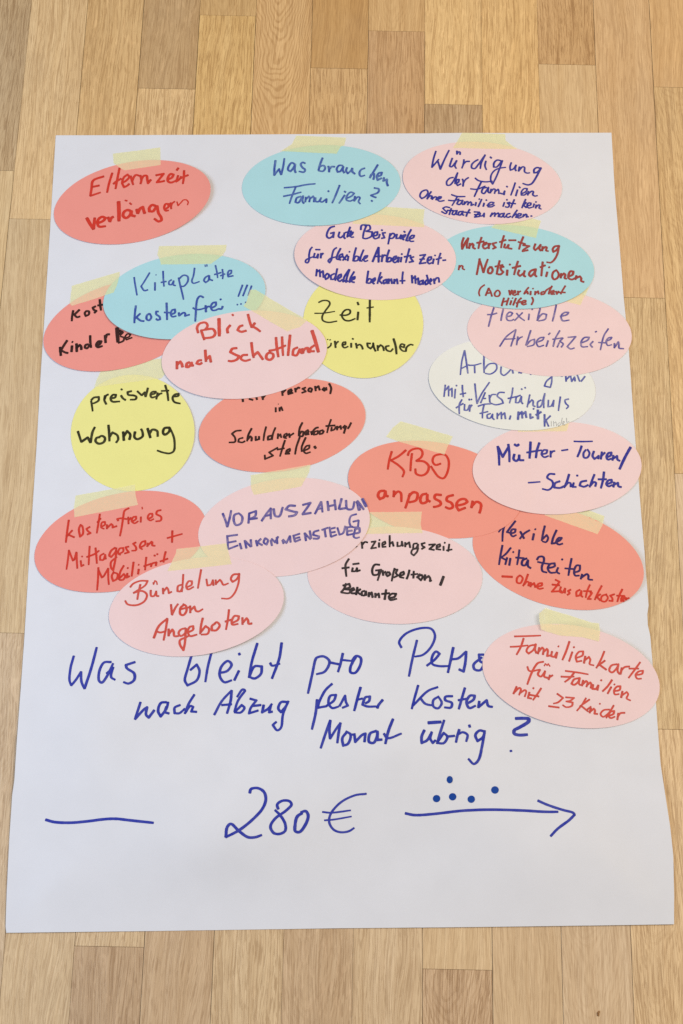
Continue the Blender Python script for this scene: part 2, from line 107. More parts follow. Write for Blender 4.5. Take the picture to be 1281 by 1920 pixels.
INK = {
 'elternzeit': [
  ('red', '29 -2984 4206 -3091 4162 -3116 4132 -3121 4035 -3129 3934;29 -3129 3934 -3009 3984;29 -3111 4059 -3030 4080;29 -2884 4255 -2912 4118 -2928 3986;29 -2800 4325 -2816 4178 -2829 4038;29 -2859 4103 -2827 4139 -2770 4179;29 -2757 4118 -2707 4152 -2673 4205 -2696 4236 -2736 4200 -2754 4122 -2727 4060 -2686 4084 -2667 4108;29 -2657 4217 -2634 4144 -2618 4096;29 -2634 4144 -2616 4203 -2592 4232 -2548 4220;29 -2540 4228 -2522 4166 -2529 4111;29 -2526 4166 -2496 4221 -2462 4222 -2450 4168 -2438 4121 -2407 4169;29 -2350 4232 -2256 4254 -2296 4191 -2331 4135 -2259 4149 -2239 4157;29 -2200 4174 -2150 4204 -2135 4243 -2170 4252 -2197 4213 -2199 4154 -2163 4132 -2121 4146 -2101 4160;29 -2077 4231 -2095 4147 -2062 4173 -2038 4216;29 -2099 4303 -2080 4336;29 -2008 4299 -2006 4198 -2012 4116;29 -2054 4187 -2004 4213 -1953 4234'),
  ('red', '41 -3148 3631 -3103 3555 -3055 3480;37 -3055 3480 -3052 3557 -3052 3633;36 -3018 3557 -2944 3597 -2921 3636 -2965 3650 -3005 3615 -3012 3557 -2989 3516 -2913 3522;36 -2892 3646 -2866 3589;36 -2866 3584 -2852 3634 -2828 3653;45 -2779 3860 -2764 3716 -2756 3598;36 -2625 3735 -2663 3747 -2704 3718 -2709 3664 -2673 3638 -2633 3671 -2614 3729 -2611 3681 -2564 3663;24 -2703 3879 -2675 3872;24 -2644 3844 -2620 3823;36 -2553 3759 -2537 3702;36 -2537 3702 -2511 3770 -2481 3790 -2466 3742 -2452 3704;36 -2325 3807 -2368 3821 -2400 3782 -2397 3734 -2354 3735 -2323 3784 -2307 3804 -2284 3708 -2250 3652 -2245 3614 -2278 3598 -2331 3634;29 -2219 3758 -2170 3797 -2172 3836 -2206 3835 -2221 3786 -2201 3745 -2167 3749;24 -2147 3855 -2134 3769;22 -2139 3798 -2125 3846 -2097 3870;17 -2071 3867 -2054 3813 -2011 3868 -1995 3888 -1961 3893 -1933 3860 -1940 3822'),
 ],
 'wasbrauchen': [
  ('blue', '26 -897 4465 -907 4351 -907 4254;26 -907 4254 -874 4309 -844 4349;26 -849 4337 -825 4275 -821 4265;26 -821 4265 -799 4393 -790 4495;26 -656 4412 -697 4435 -730 4395 -740 4336 -710 4313 -677 4357 -656 4412 -659 4338 -646 4295;26 -532 4429 -567 4442 -587 4414 -565 4369 -533 4341 -546 4305 -606 4315;26 -322 4512 -350 4423 -370 4335;26 -370 4335 -349 4388 -306 4401 -288 4366 -313 4322 -370 4329;26 -250 4396 -239 4348 -238 4312;26 -239 4348 -210 4387 -170 4388;26 -72 4406 -116 4409 -146 4360 -134 4315 -100 4327 -67 4391 -71 4342 -53 4303;26 -20 4382 -31 4333 -10 4298 28 4338 44 4374;26 44 4374 45 4325 77 4293;26 197 4378 154 4357 132 4308 147 4263 198 4276;26 355 4430 310 4341 259 4242;26 259 4242 281 4292 310 4302 311 4263 303 4220;26 340 4260 392 4280 405 4320 371 4313 345 4264 355 4213 403 4242;26 432 4250 424 4197;26 427 4207 467 4224 467 4179 480 4135'),
  ('blue', '24 -780 4085 -626 4105 -515 4131 -403 4145;24 -640 4095 -682 3968 -708 3871;24 -785 3969 -691 3991 -572 4028;24 -570 3970 -621 3950 -637 3892 -602 3883 -561 3951 -545 3975 -551 3903 -533 3875;24 -510 3962 -517 3895;24 -514 3923 -476 3973 -463 3954 -469 3896;24 -466 3934 -425 3974 -412 3945 -414 3897;24 -395 3955 -394 3907 -359 3902 -329 3947;24 -326 3957 -337 3908 -311 3899 -277 3929 -261 3943;24 -261 3943 -263 3889;24 -246 4052 -234 4040;24 -106 4132 -142 4019 -191 3887;24 -42 3998 -72 3944 -108 3885;24 -48 4050 -30 4037;24 -20 3954 39 3985 73 4024 30 4039 -12 3993 -20 3935 23 3917 66 3937;24 82 3986 75 3918;24 80 3928 117 3977 143 3968 127 3910 149 3881;24 313 4104 370 4089 365 4047 297 4010 271 4000;24 275 4000 314 3982 340 3973;24 282 3933 296 3919'),
 ],
 'wuerdigung': [
  ('blue', '23 1066 4644 1037 4535 1014 4407;23 1014 4407 1080 4497 1101 4527;23 1089 4497 1111 4419 1118 4384;23 1118 4384 1167 4518 1228 4662;23 1268 4550 1245 4481 1236 4432 1257 4426 1297 4478 1323 4518;23 1320 4518 1297 4443 1314 4404;23 1324 4656 1324 4605;23 1324 4609 1345 4641 1362 4637 1362 4602;23 1410 4534 1401 4465 1383 4410;23 1396 4461 1436 4505 1479 4510;23 1584 4538 1540 4508 1505 4464 1505 4418 1539 4409 1583 4465 1671 4609;23 1671 4609 1621 4490 1608 4411;23 1679 4521 1666 4452 1683 4397;23 1732 4581 1749 4562;23 1875 4525 1818 4538 1777 4494 1773 4439 1808 4439 1852 4495 1875 4531;23 1882 4535 1851 4436 1797 4288 1756 4200 1736 4238 1741 4326 1790 4396 1860 4427 1921 4438;23 1991 4509 1973 4449 1977 4400 2016 4421 2048 4476;23 2048 4476 2036 4421 2046 4392;23 2089 4452 2077 4387;23 2085 4403 2129 4453 2151 4444 2150 4385 2179 4366 2214 4371;23 2345 4438 2302 4447 2267 4417 2266 4372 2300 4379 2336 4419 2354 4448;23 2354 4444 2309 4349 2263 4261 2228 4215 2184 4200 2124 4218'),
  ('blue', '22 1279 4276 1236 4265 1197 4216 1201 4167 1235 4168 1279 4227 1331 4346;22 1331 4346 1305 4248 1296 4189;22 1304 4189 1339 4213 1348 4249 1325 4248 1308 4199 1330 4166 1370 4191;22 1388 4259 1399 4221 1394 4156;22 1399 4201 1425 4250 1464 4281;22 1543 4277 1581 4244 1667 4227 1753 4239;22 1619 4226 1571 4118 1531 4020;22 1485 4125 1562 4121 1666 4169;22 1683 4150 1640 4135 1622 4080 1648 4065 1683 4111 1704 4150 1700 4092 1717 4073;22 1738 4131 1726 4073;22 1731 4092 1769 4132 1786 4123 1777 4068;22 1783 4094 1821 4128 1829 4114 1829 4066;22 1846 4076 1880 4067 1903 4110;22 1903 4110 1892 4052;22 1925 4175 1937 4161;22 2033 4226 2002 4128 1975 4050;22 2059 4129 2035 4042;22 2077 4172 2092 4155;22 2104 4072 2165 4112 2175 4148 2140 4147 2105 4101 2104 4057 2139 4058 2174 4089;22 2191 4113 2181 4055;22 2185 4074 2234 4114 2251 4105 2242 4066 2267 4047 2299 4054'),
  ('blue', '22 934 4087 891 4063 870 4004 891 3970 934 3996 968 4055 951 4088 916 4083;22 1008 4070 977 4017 956 3964;22 963 3978 994 4011 1015 4008 1008 3969;22 1025 3998 1020 3960;22 1025 3973 1054 3999 1071 3994 1066 3955;22 1080 3967 1118 3981 1128 4001 1101 4000 1083 3967 1106 3942 1166 3953;22 1252 4037 1321 4015 1420 4017;22 1321 4005 1286 3937 1260 3888;22 1214 3958 1286 3956 1346 3981;22 1372 3962 1338 3954 1320 3915 1346 3904 1380 3939 1389 3963 1380 3920 1397 3905;22 1415 3950 1406 3905;22 1415 3921 1444 3950 1458 3941 1449 3902;22 1454 3922 1484 3946 1495 3932 1492 3899 1526 3914;22 1552 3943 1543 3895;22 1587 3992 1596 3983;22 1621 3987 1595 3925 1577 3882;22 1650 3936 1638 3888;22 1673 3981 1681 3969;22 1681 3904 1750 3919 1767 3944 1733 3948 1698 3918 1698 3885 1741 3886 1775 3910;22 1896 3951 1878 3893;22 1922 3991 1932 3981;22 1965 3953 1930 3943 1955 3914 1938 3885 1904 3890;22 2017 3993 1990 3925 1972 3876;22 1939 3943 2033 3935;22 2155 4000 2128 3938 2106 3879;22 2118 3908 2162 3958;22 2124 3918 2161 3884;22 2170 3910 2213 3924 2217 3949 2188 3949 2170 3915 2187 3881 2230 3892;22 2257 3941 2243 3892;22 2274 3970 2283 3961;22 2282 3926 2272 3879;22 2278 3899 2313 3927 2325 3919 2315 3884 2341 3869'),
  ('blue', '22 1234 3859 1183 3867 1148 3847 1174 3819 1200 3800 1183 3777 1131 3803;22 1251 3850 1225 3763;22 1200 3820 1277 3821;22 1311 3822 1277 3812 1260 3773 1285 3764 1311 3803 1320 3822 1311 3774 1337 3765;22 1380 3814 1345 3804 1333 3769 1357 3762 1385 3801 1392 3815 1385 3770 1405 3763;22 1474 3845 1439 3777 1431 3748;22 1405 3805 1482 3797;22 1525 3812 1590 3810 1533 3741 1593 3752;22 1528 3774 1580 3779;22 1602 3800 1593 3756 1628 3763 1649 3796 1645 3744;22 1748 3804 1722 3751;22 1739 3775 1774 3804 1782 3795 1773 3753;22 1782 3780 1817 3803 1825 3792 1819 3748;22 1876 3797 1842 3787 1830 3754 1859 3749 1885 3788 1889 3801 1881 3755 1901 3744;22 1962 3799 1928 3789 1910 3756 1936 3745 1970 3761;22 2049 3849 2005 3781 1984 3742;22 1996 3762 2031 3797 2042 3786 2030 3743;22 2047 3759 2090 3779 2094 3798 2065 3798 2047 3759 2064 3740 2107 3755;22 2125 3793 2116 3755;22 2124 3768 2151 3794 2162 3785 2158 3756 2184 3762;22 2210 3770 2227 3771'),
 ],
 'gute': [
  ('blue', '24 -155 3577 -206 3557 -239 3499 -246 3442 -220 3418 -178 3444 -162 3492;24 -204 3481 -162 3495 -169 3425;24 -94 3503 -105 3445 -84 3427 -42 3466 -34 3494;24 -34 3494 -41 3437 -24 3415;24 33 3572 9 3495 -2 3435;24 -26 3495 51 3519;24 9 3448 52 3468 68 3501 43 3500 31 3458 52 3436 78 3440;24 161 3537 169 3594 220 3611;24 229 3600 196 3500 188 3433;24 203 3595 263 3597 272 3549 221 3519;24 221 3519 298 3512 290 3455 223 3421 185 3428;24 307 3455 358 3475 361 3513 332 3507 311 3455 333 3423 376 3438;24 392 3485 376 3432;24 408 3543 422 3534;24 460 3506 423 3501 435 3468 447 3439 410 3429;24 515 3498 503 3422 492 3355;24 508 3460 545 3499 571 3480 546 3436 508 3431;24 597 3490 588 3433 622 3438 648 3482;24 648 3482 640 3425;24 678 3530 695 3515;24 640 3431 682 3451 699 3483 673 3473 662 3431 682 3416;24 767 3555 733 3484 708 3408 733 3403;24 742 3427 793 3447 804 3476 776 3475 747 3433 759 3399 801 3400'),
  ('blue', '24 -417 3293 -440 3258 -452 3183 -450 3117 -469 3079 -491 3088 -487 3116 -450 3141 -400 3165;24 -385 3212 -397 3156 -366 3157 -342 3204;24 -342 3204 -349 3144;24 -377 3260 -321 3261;24 -308 3214 -312 3148;24 -308 3186 -283 3215;24 -124 3294 -157 3265 -177 3189 -183 3133 -204 3091 -221 3113 -197 3147 -129 3171;24 -77 3285 -113 3200 -120 3144 -95 3135;24 -92 3154 -53 3183 -54 3211 -79 3201 -92 3157 -74 3126;24 -53 3183 -10 3133;24 6 3203 -47 3126;24 19 3184 10 3122;24 25 3246 35 3239;24 109 3299 87 3205 75 3120;24 83 3139 108 3186 142 3178 129 3131 83 3120;24 199 3273 172 3197 156 3126 185 3123;24 185 3141 235 3171 246 3195 218 3189 201 3145 219 3120 252 3133;27 308 3116 344 3220 377 3311;27 377 3311 379 3202 380 3112;24 331 3186 404 3193;24 426 3213 417 3119;24 421 3169 446 3207 467 3204;24 505 3280 480 3186 473 3120;24 481 3139 506 3177 535 3168 523 3130 478 3120;24 549 3140 586 3166 590 3198 565 3188 552 3135 574 3113 608 3142 616 3189;24 624 3185 613 3117;24 653 3186 644 3122;24 650 3231 663 3222;24 748 3301 726 3210 705 3116;24 684 3190 768 3211;24 802 3193 760 3183 777 3155 794 3133 743 3121;24 870 3213 938 3224 896 3158 870 3105 947 3118;24 870 3161 930 3168;24 963 3141 1006 3164 1009 3194 980 3188 963 3137 985 3104 1014 3119;24 1040 3170 1026 3105;24 1048 3218 1060 3212;24 1121 3248 1099 3172 1090 3097;24 1065 3162 1133 3186;24 1145 3152 1184 3157'),
  ('blue', '24 -354 2998 -360 2905;24 -353 2961 -320 2989 -312 2896;24 -310 2952 -281 2977 -272 2888;24 -229 2945 -255 2907 -244 2866 -216 2889 -209 2930 -234 2945;24 -141 2947 -183 2918 -182 2868 -148 2872 -109 3013;24 -112 3013 -127 2910 -131 2854;24 -103 2873 -65 2908 -65 2939 -90 2926 -103 2870 -80 2846 -47 2871;24 30 3007 -23 2912 -38 2842 -13 2857;24 35 3007 8 2913 -4 2839 21 2854;24 91 2980 45 2886 38 2840 63 2859;24 59 2868 96 2887 99 2912 70 2896 63 2849 97 2837;24 259 2993 247 2900 240 2835;24 245 2854 273 2891 302 2879 282 2836 240 2835;24 307 2846 340 2874 340 2902 315 2883 309 2846 333 2824;24 407 2978 382 2885 370 2829;24 383 2866 424 2923;24 391 2870 425 2830;24 475 2887 442 2867 447 2831 470 2846 483 2887 487 2831;24 504 2897 504 2832;24 507 2865 534 2892 543 2833;24 571 2893 568 2833;24 571 2861 601 2893 610 2831;24 672 2994 665 2910 666 2836;24 635 2872 699 2877;24 778 2950 784 2848;24 787 2903 817 2941 824 2843;24 829 2895 854 2914 858 2831;24 905 2887 871 2868 875 2831 897 2841 913 2888 913 2832;24 964 2898 939 2870 942 2833 964 2842;24 955 2957 969 2898 972 2843;24 993 2862 1014 2890 1003 2908 986 2865 1006 2834;24 1040 2909 1048 2844;24 1048 2882 1073 2919 1094 2920 1104 2864'),
 ],
 'unterstuetzung': [
  ('darkred', '26 1399 3462 1378 3387 1378 3307;26 1378 3307 1418 3397 1454 3460;26 1454 3460 1434 3353 1437 3321;26 1474 3389 1462 3318;26 1469 3354 1501 3386 1514 3372 1511 3333 1538 3316;26 1614 3473 1586 3383 1574 3321;26 1554 3395 1643 3420;26 1634 3366 1666 3385 1671 3403 1642 3393 1629 3348 1650 3322 1682 3337;26 1698 3395 1698 3323;26 1698 3363 1722 3392;26 1795 3406 1746 3392 1762 3360 1783 3340 1745 3321;26 1884 3502 1859 3416 1846 3336;26 1827 3412 1907 3444;26 1895 3390 1882 3345 1906 3337 1938 3382;26 1938 3382 1930 3338 1977 3326;26 1939 3439 2027 3441;26 2116 3490 2083 3404 2061 3323;26 2051 3421 2139 3391;26 2106 3377 2186 3367 2113 3315 2105 3297 2169 3313;26 2259 3399 2241 3336 2257 3315 2298 3355 2323 3391;26 2323 3391 2305 3338 2321 3306;26 2346 3365 2337 3306;26 2342 3330 2378 3361 2394 3354 2385 3313 2412 3305;26 2547 3382 2490 3369 2465 3332 2472 3297 2513 3325 2547 3382;26 2542 3379 2520 3272 2478 3191 2437 3155 2389 3159'),
  ('darkred', '21 1345 3094 1336 3033;21 1344 3064 1368 3090 1384 3083 1384 3051 1408 3038;27 1589 3188 1572 3091 1551 2976;27 1584 3183 1615 3074 1630 3004;27 1630 3004 1655 3093 1685 3182;27 1719 3085 1690 3050 1689 3006 1718 2998 1742 3039 1727 3086;27 1828 3167 1806 3079 1789 2987;27 1770 3087 1866 3112;27 1878 3089 1838 3076 1845 3044 1869 3019 1837 2988 1805 2987;27 1917 3046 1911 2976;27 1942 3121 1955 3114;27 2046 3164 2021 3084 1996 2986;27 1976 3074 2077 3103;27 2060 3049 2043 2996 2067 2971 2115 3016 2124 3042;27 2124 3042 2112 2980 2133 2963;27 2244 3062 2195 3038 2175 2991 2194 2968 2234 3010 2256 3063 2245 2992 2265 2966;27 2341 3162 2331 3073 2321 2977;27 2308 3090 2372 3118;27 2394 3031 2377 2969;27 2412 3096 2422 3089;27 2506 3060 2466 3032 2451 2971 2471 2936 2511 2955 2529 3008 2506 3056;27 2561 3017 2551 2956;27 2556 2982 2592 3018 2608 3001 2599 2957 2622 2948;27 2647 2979 2696 3008 2705 3047 2673 3050 2648 3007 2646 2958 2686 2941 2718 2959;27 2743 2995 2725 2942;27 2734 2960 2782 2987 2797 2961 2796 2926 2828 2913'),
  ('darkred', '22 1644 2847 1596 2803 1575 2741 1584 2698;22 1654 2705 1692 2805;22 1692 2805 1715 2753 1730 2696;22 1670 2735 1722 2745;22 1786 2772 1762 2737 1769 2702 1809 2703 1825 2747 1802 2778 1778 2767;22 1934 2781 1944 2718;22 1944 2718 1968 2785;22 1976 2737 2007 2755 2003 2777 1981 2764 1975 2730 1999 2716 2023 2734;22 2039 2773 2039 2721;22 2044 2752 2071 2773;22 2167 2824 2127 2771 2110 2733;22 2118 2745 2150 2768 2157 2734;22 2190 2773 2186 2724;22 2214 2812 2222 2805;22 2245 2774 2239 2725;22 2245 2748 2277 2775 2284 2737;22 2348 2773 2316 2758 2316 2732 2347 2742 2372 2786 2445 2840;22 2445 2848 2412 2778 2403 2739;22 2427 2752 2467 2770 2463 2788 2435 2775 2434 2740 2474 2741;22 2491 2780 2498 2742 2523 2780;22 2604 2855 2562 2781 2545 2743;22 2514 2766 2601 2765'),
  ('darkred', '22 1872 2679 1855 2626 1842 2574;22 1855 2623 1919 2645;22 1927 2680 1911 2628 1899 2584;22 1958 2646 1942 2590;22 1970 2681 1976 2676;22 2014 2678 1994 2629 1978 2586;22 2077 2683 2045 2648 2028 2596 2020 2561;22 2013 2613 2076 2635;22 2084 2614 2124 2629 2127 2650 2100 2646 2079 2614 2099 2594 2136 2607;22 2204 2695 2216 2652 2194 2596'),
 ],
 'kitaplaetze': [
  ('blue', '21 -2523 2847 -2500 2734 -2473 2613;21 -2342 2912 -2391 2806 -2433 2727;21 -2434 2735 -2390 2675 -2348 2685;21 -2270 2783 -2264 2678;13 -2266 2888 -2262 2879;21 -2184 2937 -2173 2828 -2160 2733;21 -2199 2784 -2137 2798;21 -2075 2822 -2102 2799 -2100 2760 -2071 2758 -2050 2805 -2047 2753 -2023 2745;21 -1994 2850 -1967 2746 -1938 2643 -1918 2565;21 -1988 2833 -1936 2886 -1887 2870 -1883 2800 -1927 2738 -1951 2738;21 -1811 2986 -1818 2889 -1833 2805 -1813 2781 -1744 2807;21 -1634 2890 -1673 2866 -1691 2822 -1669 2797 -1639 2823 -1631 2885 -1624 2841 -1587 2825;13 -1689 3032 -1684 3006;13 -1668 3036 -1664 3010;21 -1565 3027 -1541 2931 -1530 2861;21 -1571 2904 -1493 2932;21 -1480 2976 -1468 2897 -1471 2848;21 -1499 2888 -1445 2915;21 -1413 2899 -1374 2926 -1371 2961 -1396 2960 -1413 2920 -1404 2878 -1346 2891'),
  ('blue', '25 -2477 2475 -2481 2371 -2478 2248;25 -2477 2303 -2418 2373;25 -2458 2320 -2405 2279 -2365 2274;25 -2309 2375 -2338 2349 -2335 2297 -2308 2286 -2285 2324 -2304 2372;25 -2205 2403 -2232 2403 -2230 2368 -2188 2335 -2179 2301 -2209 2292 -2226 2308;25 -2117 2517 -2106 2406 -2097 2298;25 -2137 2393 -2058 2390;25 -2064 2364 -2011 2391 -2013 2434 -2044 2424 -2057 2372 -2039 2338 -1993 2348;25 -1964 2392 -1957 2349;25 -1957 2352 -1909 2393 -1890 2385 -1888 2351 -1837 2369;25 -1683 2596 -1723 2613 -1753 2578 -1764 2491 -1764 2388 -1765 2285;25 -1802 2459 -1770 2439 -1715 2440 -1661 2459;25 -1654 2493 -1645 2408;25 -1648 2451 -1630 2477 -1599 2481;25 -1590 2460 -1536 2496 -1535 2539 -1569 2530 -1591 2486 -1573 2435 -1534 2436 -1503 2454;25 -1500 2454 -1464 2455 -1454 2489;25 -1485 2584 -1477 2572'),
  ('blue', '22 -1230 2772 -1274 2620;22 -1173 2773 -1219 2628;22 -1122 2762 -1156 2635;22 -1285 2516 -1275 2511;22 -1243 2525 -1232 2520;22 -1187 2547 -1179 2542'),
 ],
 'kost': [
  ('black', '28 -3215 2406 -3222 2328 -3221 2272;28 -3141 2416 -3203 2346;28 -3198 2351 -3162 2321 -3128 2330;28 -3058 2401 -3075 2375 -3061 2337 -3026 2358 -3029 2396 -3058 2401;28 -2952 2463 -2986 2445 -2968 2415 -2940 2403 -2962 2377;28 -2911 2551 -2897 2465 -2886 2413;28 -2929 2473 -2867 2486'),
  ('black', '30 -3331 1934 -3322 1875 -3313 1828;30 -3256 2021 -3296 1943 -3319 1892;30 -3312 1892 -3267 1868 -3232 1860;30 -3193 1954 -3193 1878;30 -3197 2005 -3187 2000;30 -3143 1981 -3131 1880;30 -3135 1930 -3103 1965 -3086 1948 -3080 1906;30 -3002 1975 -3033 1966 -3038 1932 -3014 1924 -2986 1967;30 -2990 2086 -2981 2001 -2968 1934;30 -2915 1952 -2870 1978 -2854 2013 -2885 2012 -2908 1969 -2890 1939 -2837 1954;30 -2815 2090 -2801 1997;30 -2809 2048 -2793 2099 -2762 2105;44 -2681 2187 -2657 2009;41 -2657 2153 -2615 2132 -2641 2101;23 -2653 1995 -2595 2024 -2592 2064 -2635 2080;20 -2576 2058 -2533 2076 -2516 2105 -2551 2113 -2577 2075 -2559 2038 -2495 2067'),
 ],
 'blick': [
  ('red', '31 -1722 2132 -1738 2200 -1712 2251 -1643 2267 -1617 2228 -1646 2176 -1692 2166;31 -1689 2167 -1647 2048;31 -1646 2176 -1553 2187 -1522 2136 -1548 2088 -1656 2065;38 -1488 2325 -1473 2103;31 -1351 2243 -1384 2191 -1375 2143;31 -1333 2371 -1323 2380;31 -1203 2246 -1241 2228 -1263 2185 -1223 2164 -1161 2179;31 -1150 2388 -1126 2299 -1100 2223;31 -1100 2223 -1063 2280;31 -1100 2240 -1052 2215 -996 2174'),
  ('red', '31 -1952 1772 -1947 1679;31 -1947 1730 -1914 1772 -1897 1748 -1883 1703;31 -1804 1766 -1835 1749 -1840 1707 -1817 1704 -1788 1742 -1781 1759 -1779 1725 -1756 1726;31 -1666 1795 -1704 1786 -1721 1752 -1687 1744 -1660 1761;31 -1630 1922 -1614 1779;31 -1615 1804 -1575 1847 -1556 1772;31 -1261 1956 -1315 1946 -1336 1903 -1273 1871 -1233 1855 -1255 1813 -1316 1789 -1355 1793;31 -1133 1874 -1195 1864 -1208 1822 -1161 1798 -1099 1816;31 -1095 2031 -1080 1926 -1061 1842;31 -1073 1859 -1017 1911 -993 1877 -952 1819;31 -869 1914 -907 1888 -913 1837 -874 1816 -836 1847 -837 1889 -869 1906;31 -810 2102 -797 1983 -774 1857;31 -739 2112 -732 2002 -720 1875;31 -886 1930 -808 1949 -693 2002;31 -646 2136 -654 2003 -662 1876;31 -552 1980 -598 1954 -607 1886 -564 1879 -528 1955 -519 1922 -495 1906;31 -500 1965 -487 1906;31 -488 1931 -458 1971 -435 1975 -425 1924 -402 1925;31 -358 2010 -403 1967 -402 1933 -356 1934;44 -391 2196 -352 2078 -309 1927'),
 ],
 'zeit': [
  ('black', '22 -323 2567 -269 2594 -206 2587 -189 2553 -242 2457 -275 2387 -267 2336 -207 2312 -101 2331;17 -367 2424 -257 2430 -129 2456;22 -68 2412 3 2411 50 2437 49 2477 9 2483 -29 2453 -44 2401 -12 2350 43 2340 114 2370;27 148 2457 141 2354;25 137 2583 150 2548;27 283 2650 285 2331;19 248 2511 328 2525'),
  ('black', '14 -210 2090 -199 2095;14 -183 2085 -168 2091;19 -162 2048 -169 2014 -203 1983;23 -120 2075 -109 1990;23 -113 2024 -95 2058 -77 2071;23 -37 2034 2 2035 5 2066 -22 2060 -29 2018 -5 1993 37 2011;23 72 2054 73 2000;23 82 2113 98 2105;23 127 2055 140 1991;23 135 2021 174 2039 198 2014 209 1981;23 299 2056 260 2058 268 2016 300 1991 327 2026 330 2060 338 2009 359 1959;23 380 2035 386 1968;23 385 2002 416 2041 443 2020 456 1969;23 518 2033 479 2021 487 1979 534 1963 562 1997;28 567 2125 593 2032 604 1931;23 640 2033 690 2017 697 2051 661 2059 643 2016 674 1974 713 1967;23 713 1967 721 2018 767 2056 799 2050'),
 ],
 'arbeitszeiten': [
  ('blue', '21 1752 2554 1719 2450 1686 2312;20 1672 2463 1735 2468 1787 2486;21 1862 2539 1845 2461 1833 2392;20 1897 2445 1947 2455 1972 2490 1940 2503 1903 2463 1907 2403 1954 2395 1986 2413;20 2019 2491 2057 2441 2112 2399;20 2090 2501 2042 2449 1994 2396;20 2168 2486 2159 2409;21 2201 2547 2209 2539;21 2299 2558 2279 2480 2261 2402;20 2264 2411 2326 2490 2373 2482 2356 2422 2277 2397;21 2490 2606 2468 2502 2442 2398;20 2533 2460 2617 2488 2634 2514 2587 2513 2546 2469 2560 2409 2639 2416'),
  ('blue', '20 1813 2060 1896 2189 2007 2282;20 2007 2282 1982 2182 1944 2066;20 1880 2154 1998 2166;20 2029 2192 2012 2084;20 2017 2132 2052 2175 2084 2193;20 2183 2276 2155 2186 2121 2084;20 2129 2084 2177 2144 2224 2162 2215 2094 2136 2067;20 2239 2120 2318 2156 2335 2190 2288 2181 2247 2129 2269 2070 2332 2088;20 2384 2149 2360 2072;20 2390 2226 2411 2247;20 2525 2280 2468 2176 2441 2074;20 2436 2167 2554 2187;20 2562 2187 2521 2144 2560 2110 2535 2068;20 2488 2066 2513 2126;20 2617 2197 2711 2207 2662 2147 2606 2078 2644 2048 2691 2063;20 2763 2124 2851 2168 2868 2202 2813 2198 2772 2141 2778 2082 2848 2083;20 2913 2152 2880 2109 2903 2076;20 2941 2272 2960 2281;20 3099 2319 3041 2223 2995 2044;20 2975 2140 3077 2136;20 3062 2156 3118 2183 3134 2209 3095 2199 3067 2156 3083 2105 3131 2115;20 3163 2133 3160 2073;20 3169 2090 3210 2151 3217 2125 3215 2075 3270 2067'),
 ],
 'arbeitgeber': [
  ('blue', '20 1401 2002 1369 1863 1350 1692;20 1401 2002 1421 1864 1438 1714;20 1361 1771 1454 1823;20 1517 1816 1519 1719;20 1454 1815 1517 1819 1595 1843;20 1630 1953 1626 1819 1628 1726;20 1628 1768 1688 1837 1766 1839 1773 1772 1702 1711 1640 1718;20 1828 1806 1826 1722 1857 1698 1920 1750 1952 1801;20 1952 1801 1966 1726;20 2029 1735 2063 1741;20 2045 1769 2063 1728;20 2160 1730 2177 1717;20 2416 1719 2414 1636 2397 1560;20 2416 1694 2352 1634 2328 1575 2397 1560;20 2579 1714 2582 1639;20 2586 1664 2634 1716 2647 1641 2680 1692;20 2680 1700 2686 1645;20 2712 1726 2740 1643;20 2804 1708 2756 1643;20 2509 1713 2540 1702'),
  ('blue', '20 1174 1558 1158 1408;20 1174 1491 1212 1542 1212 1417;20 1212 1484 1251 1518 1251 1410;20 1290 1510 1282 1394;20 1301 1560 1307 1547;20 1372 1562 1375 1479 1382 1413;20 1344 1445 1413 1463;20 1518 1585 1529 1449 1540 1334;20 1540 1334 1591 1451 1688 1606;20 1582 1343 1637 1477;20 1637 1477 1606 1401 1644 1402;20 1683 1445 1690 1354;20 1691 1412 1714 1450 1761 1455;20 1862 1482 1800 1480 1776 1438 1829 1390 1844 1349 1759 1326 1698 1346;20 1960 1545 1946 1459 1917 1351;20 1899 1408 2023 1441;20 2047 1453 2000 1427 1988 1360 2022 1361 2057 1436 2056 1370 2071 1346;20 2059 1536 2065 1524;20 2100 1554 2106 1542;20 2155 1463 2121 1306;20 2126 1339 2177 1398 2192 1382 2191 1332 2214 1316;20 2285 1400 2246 1374 2240 1308 2275 1317 2330 1484;20 2330 1484 2315 1384 2313 1302;20 2370 1402 2363 1319 2399 1328 2432 1403;20 2432 1403 2422 1321;20 2510 1447 2482 1273;20 2607 1421 2563 1406 2570 1365 2599 1333 2575 1299'),
  ('blue', '20 1366 1379 1335 1313 1334 1198;20 1296 1271 1343 1305 1381 1330;20 1397 1322 1392 1248 1427 1249 1451 1307;20 1458 1316 1453 1233;20 1448 1390 1454 1373;20 1474 1390 1479 1379;20 1450 1266 1482 1316;20 1551 1301 1620 1327 1713 1338;20 1620 1319 1604 1236 1600 1154;20 1570 1211 1666 1238;20 1696 1214 1657 1197 1657 1156 1688 1156 1719 1206 1718 1157 1738 1141;20 1773 1224 1772 1150;20 1780 1191 1819 1233 1821 1151;20 1827 1200 1858 1226 1867 1152;20 1927 1194 1913 1148;25 2020 1246 2010 1147;25 2019 1205 2058 1247 2061 1165;25 2065 1214 2100 1248 2108 1174;25 2155 1224 2154 1167 2188 1184;25 2190 1291 2199 1283;28 2244 1275 2241 1160;28 2219 1209 2282 1252;25 2319 1220 2316 1072;20 2388 1205 2333 1146;20 2333 1146 2362 1073'),
  ('pencil', '5 2394 1139 2393 1074;5 2420 1140 2423 1075;5 2424 1115 2448 1132 2454 1079;5 2494 1125 2470 1105 2477 1079 2505 1109 2523 1183;5 2532 1110 2548 1135 2533 1142 2521 1101 2554 1097;5 2572 1184 2574 1127 2602 1141'),
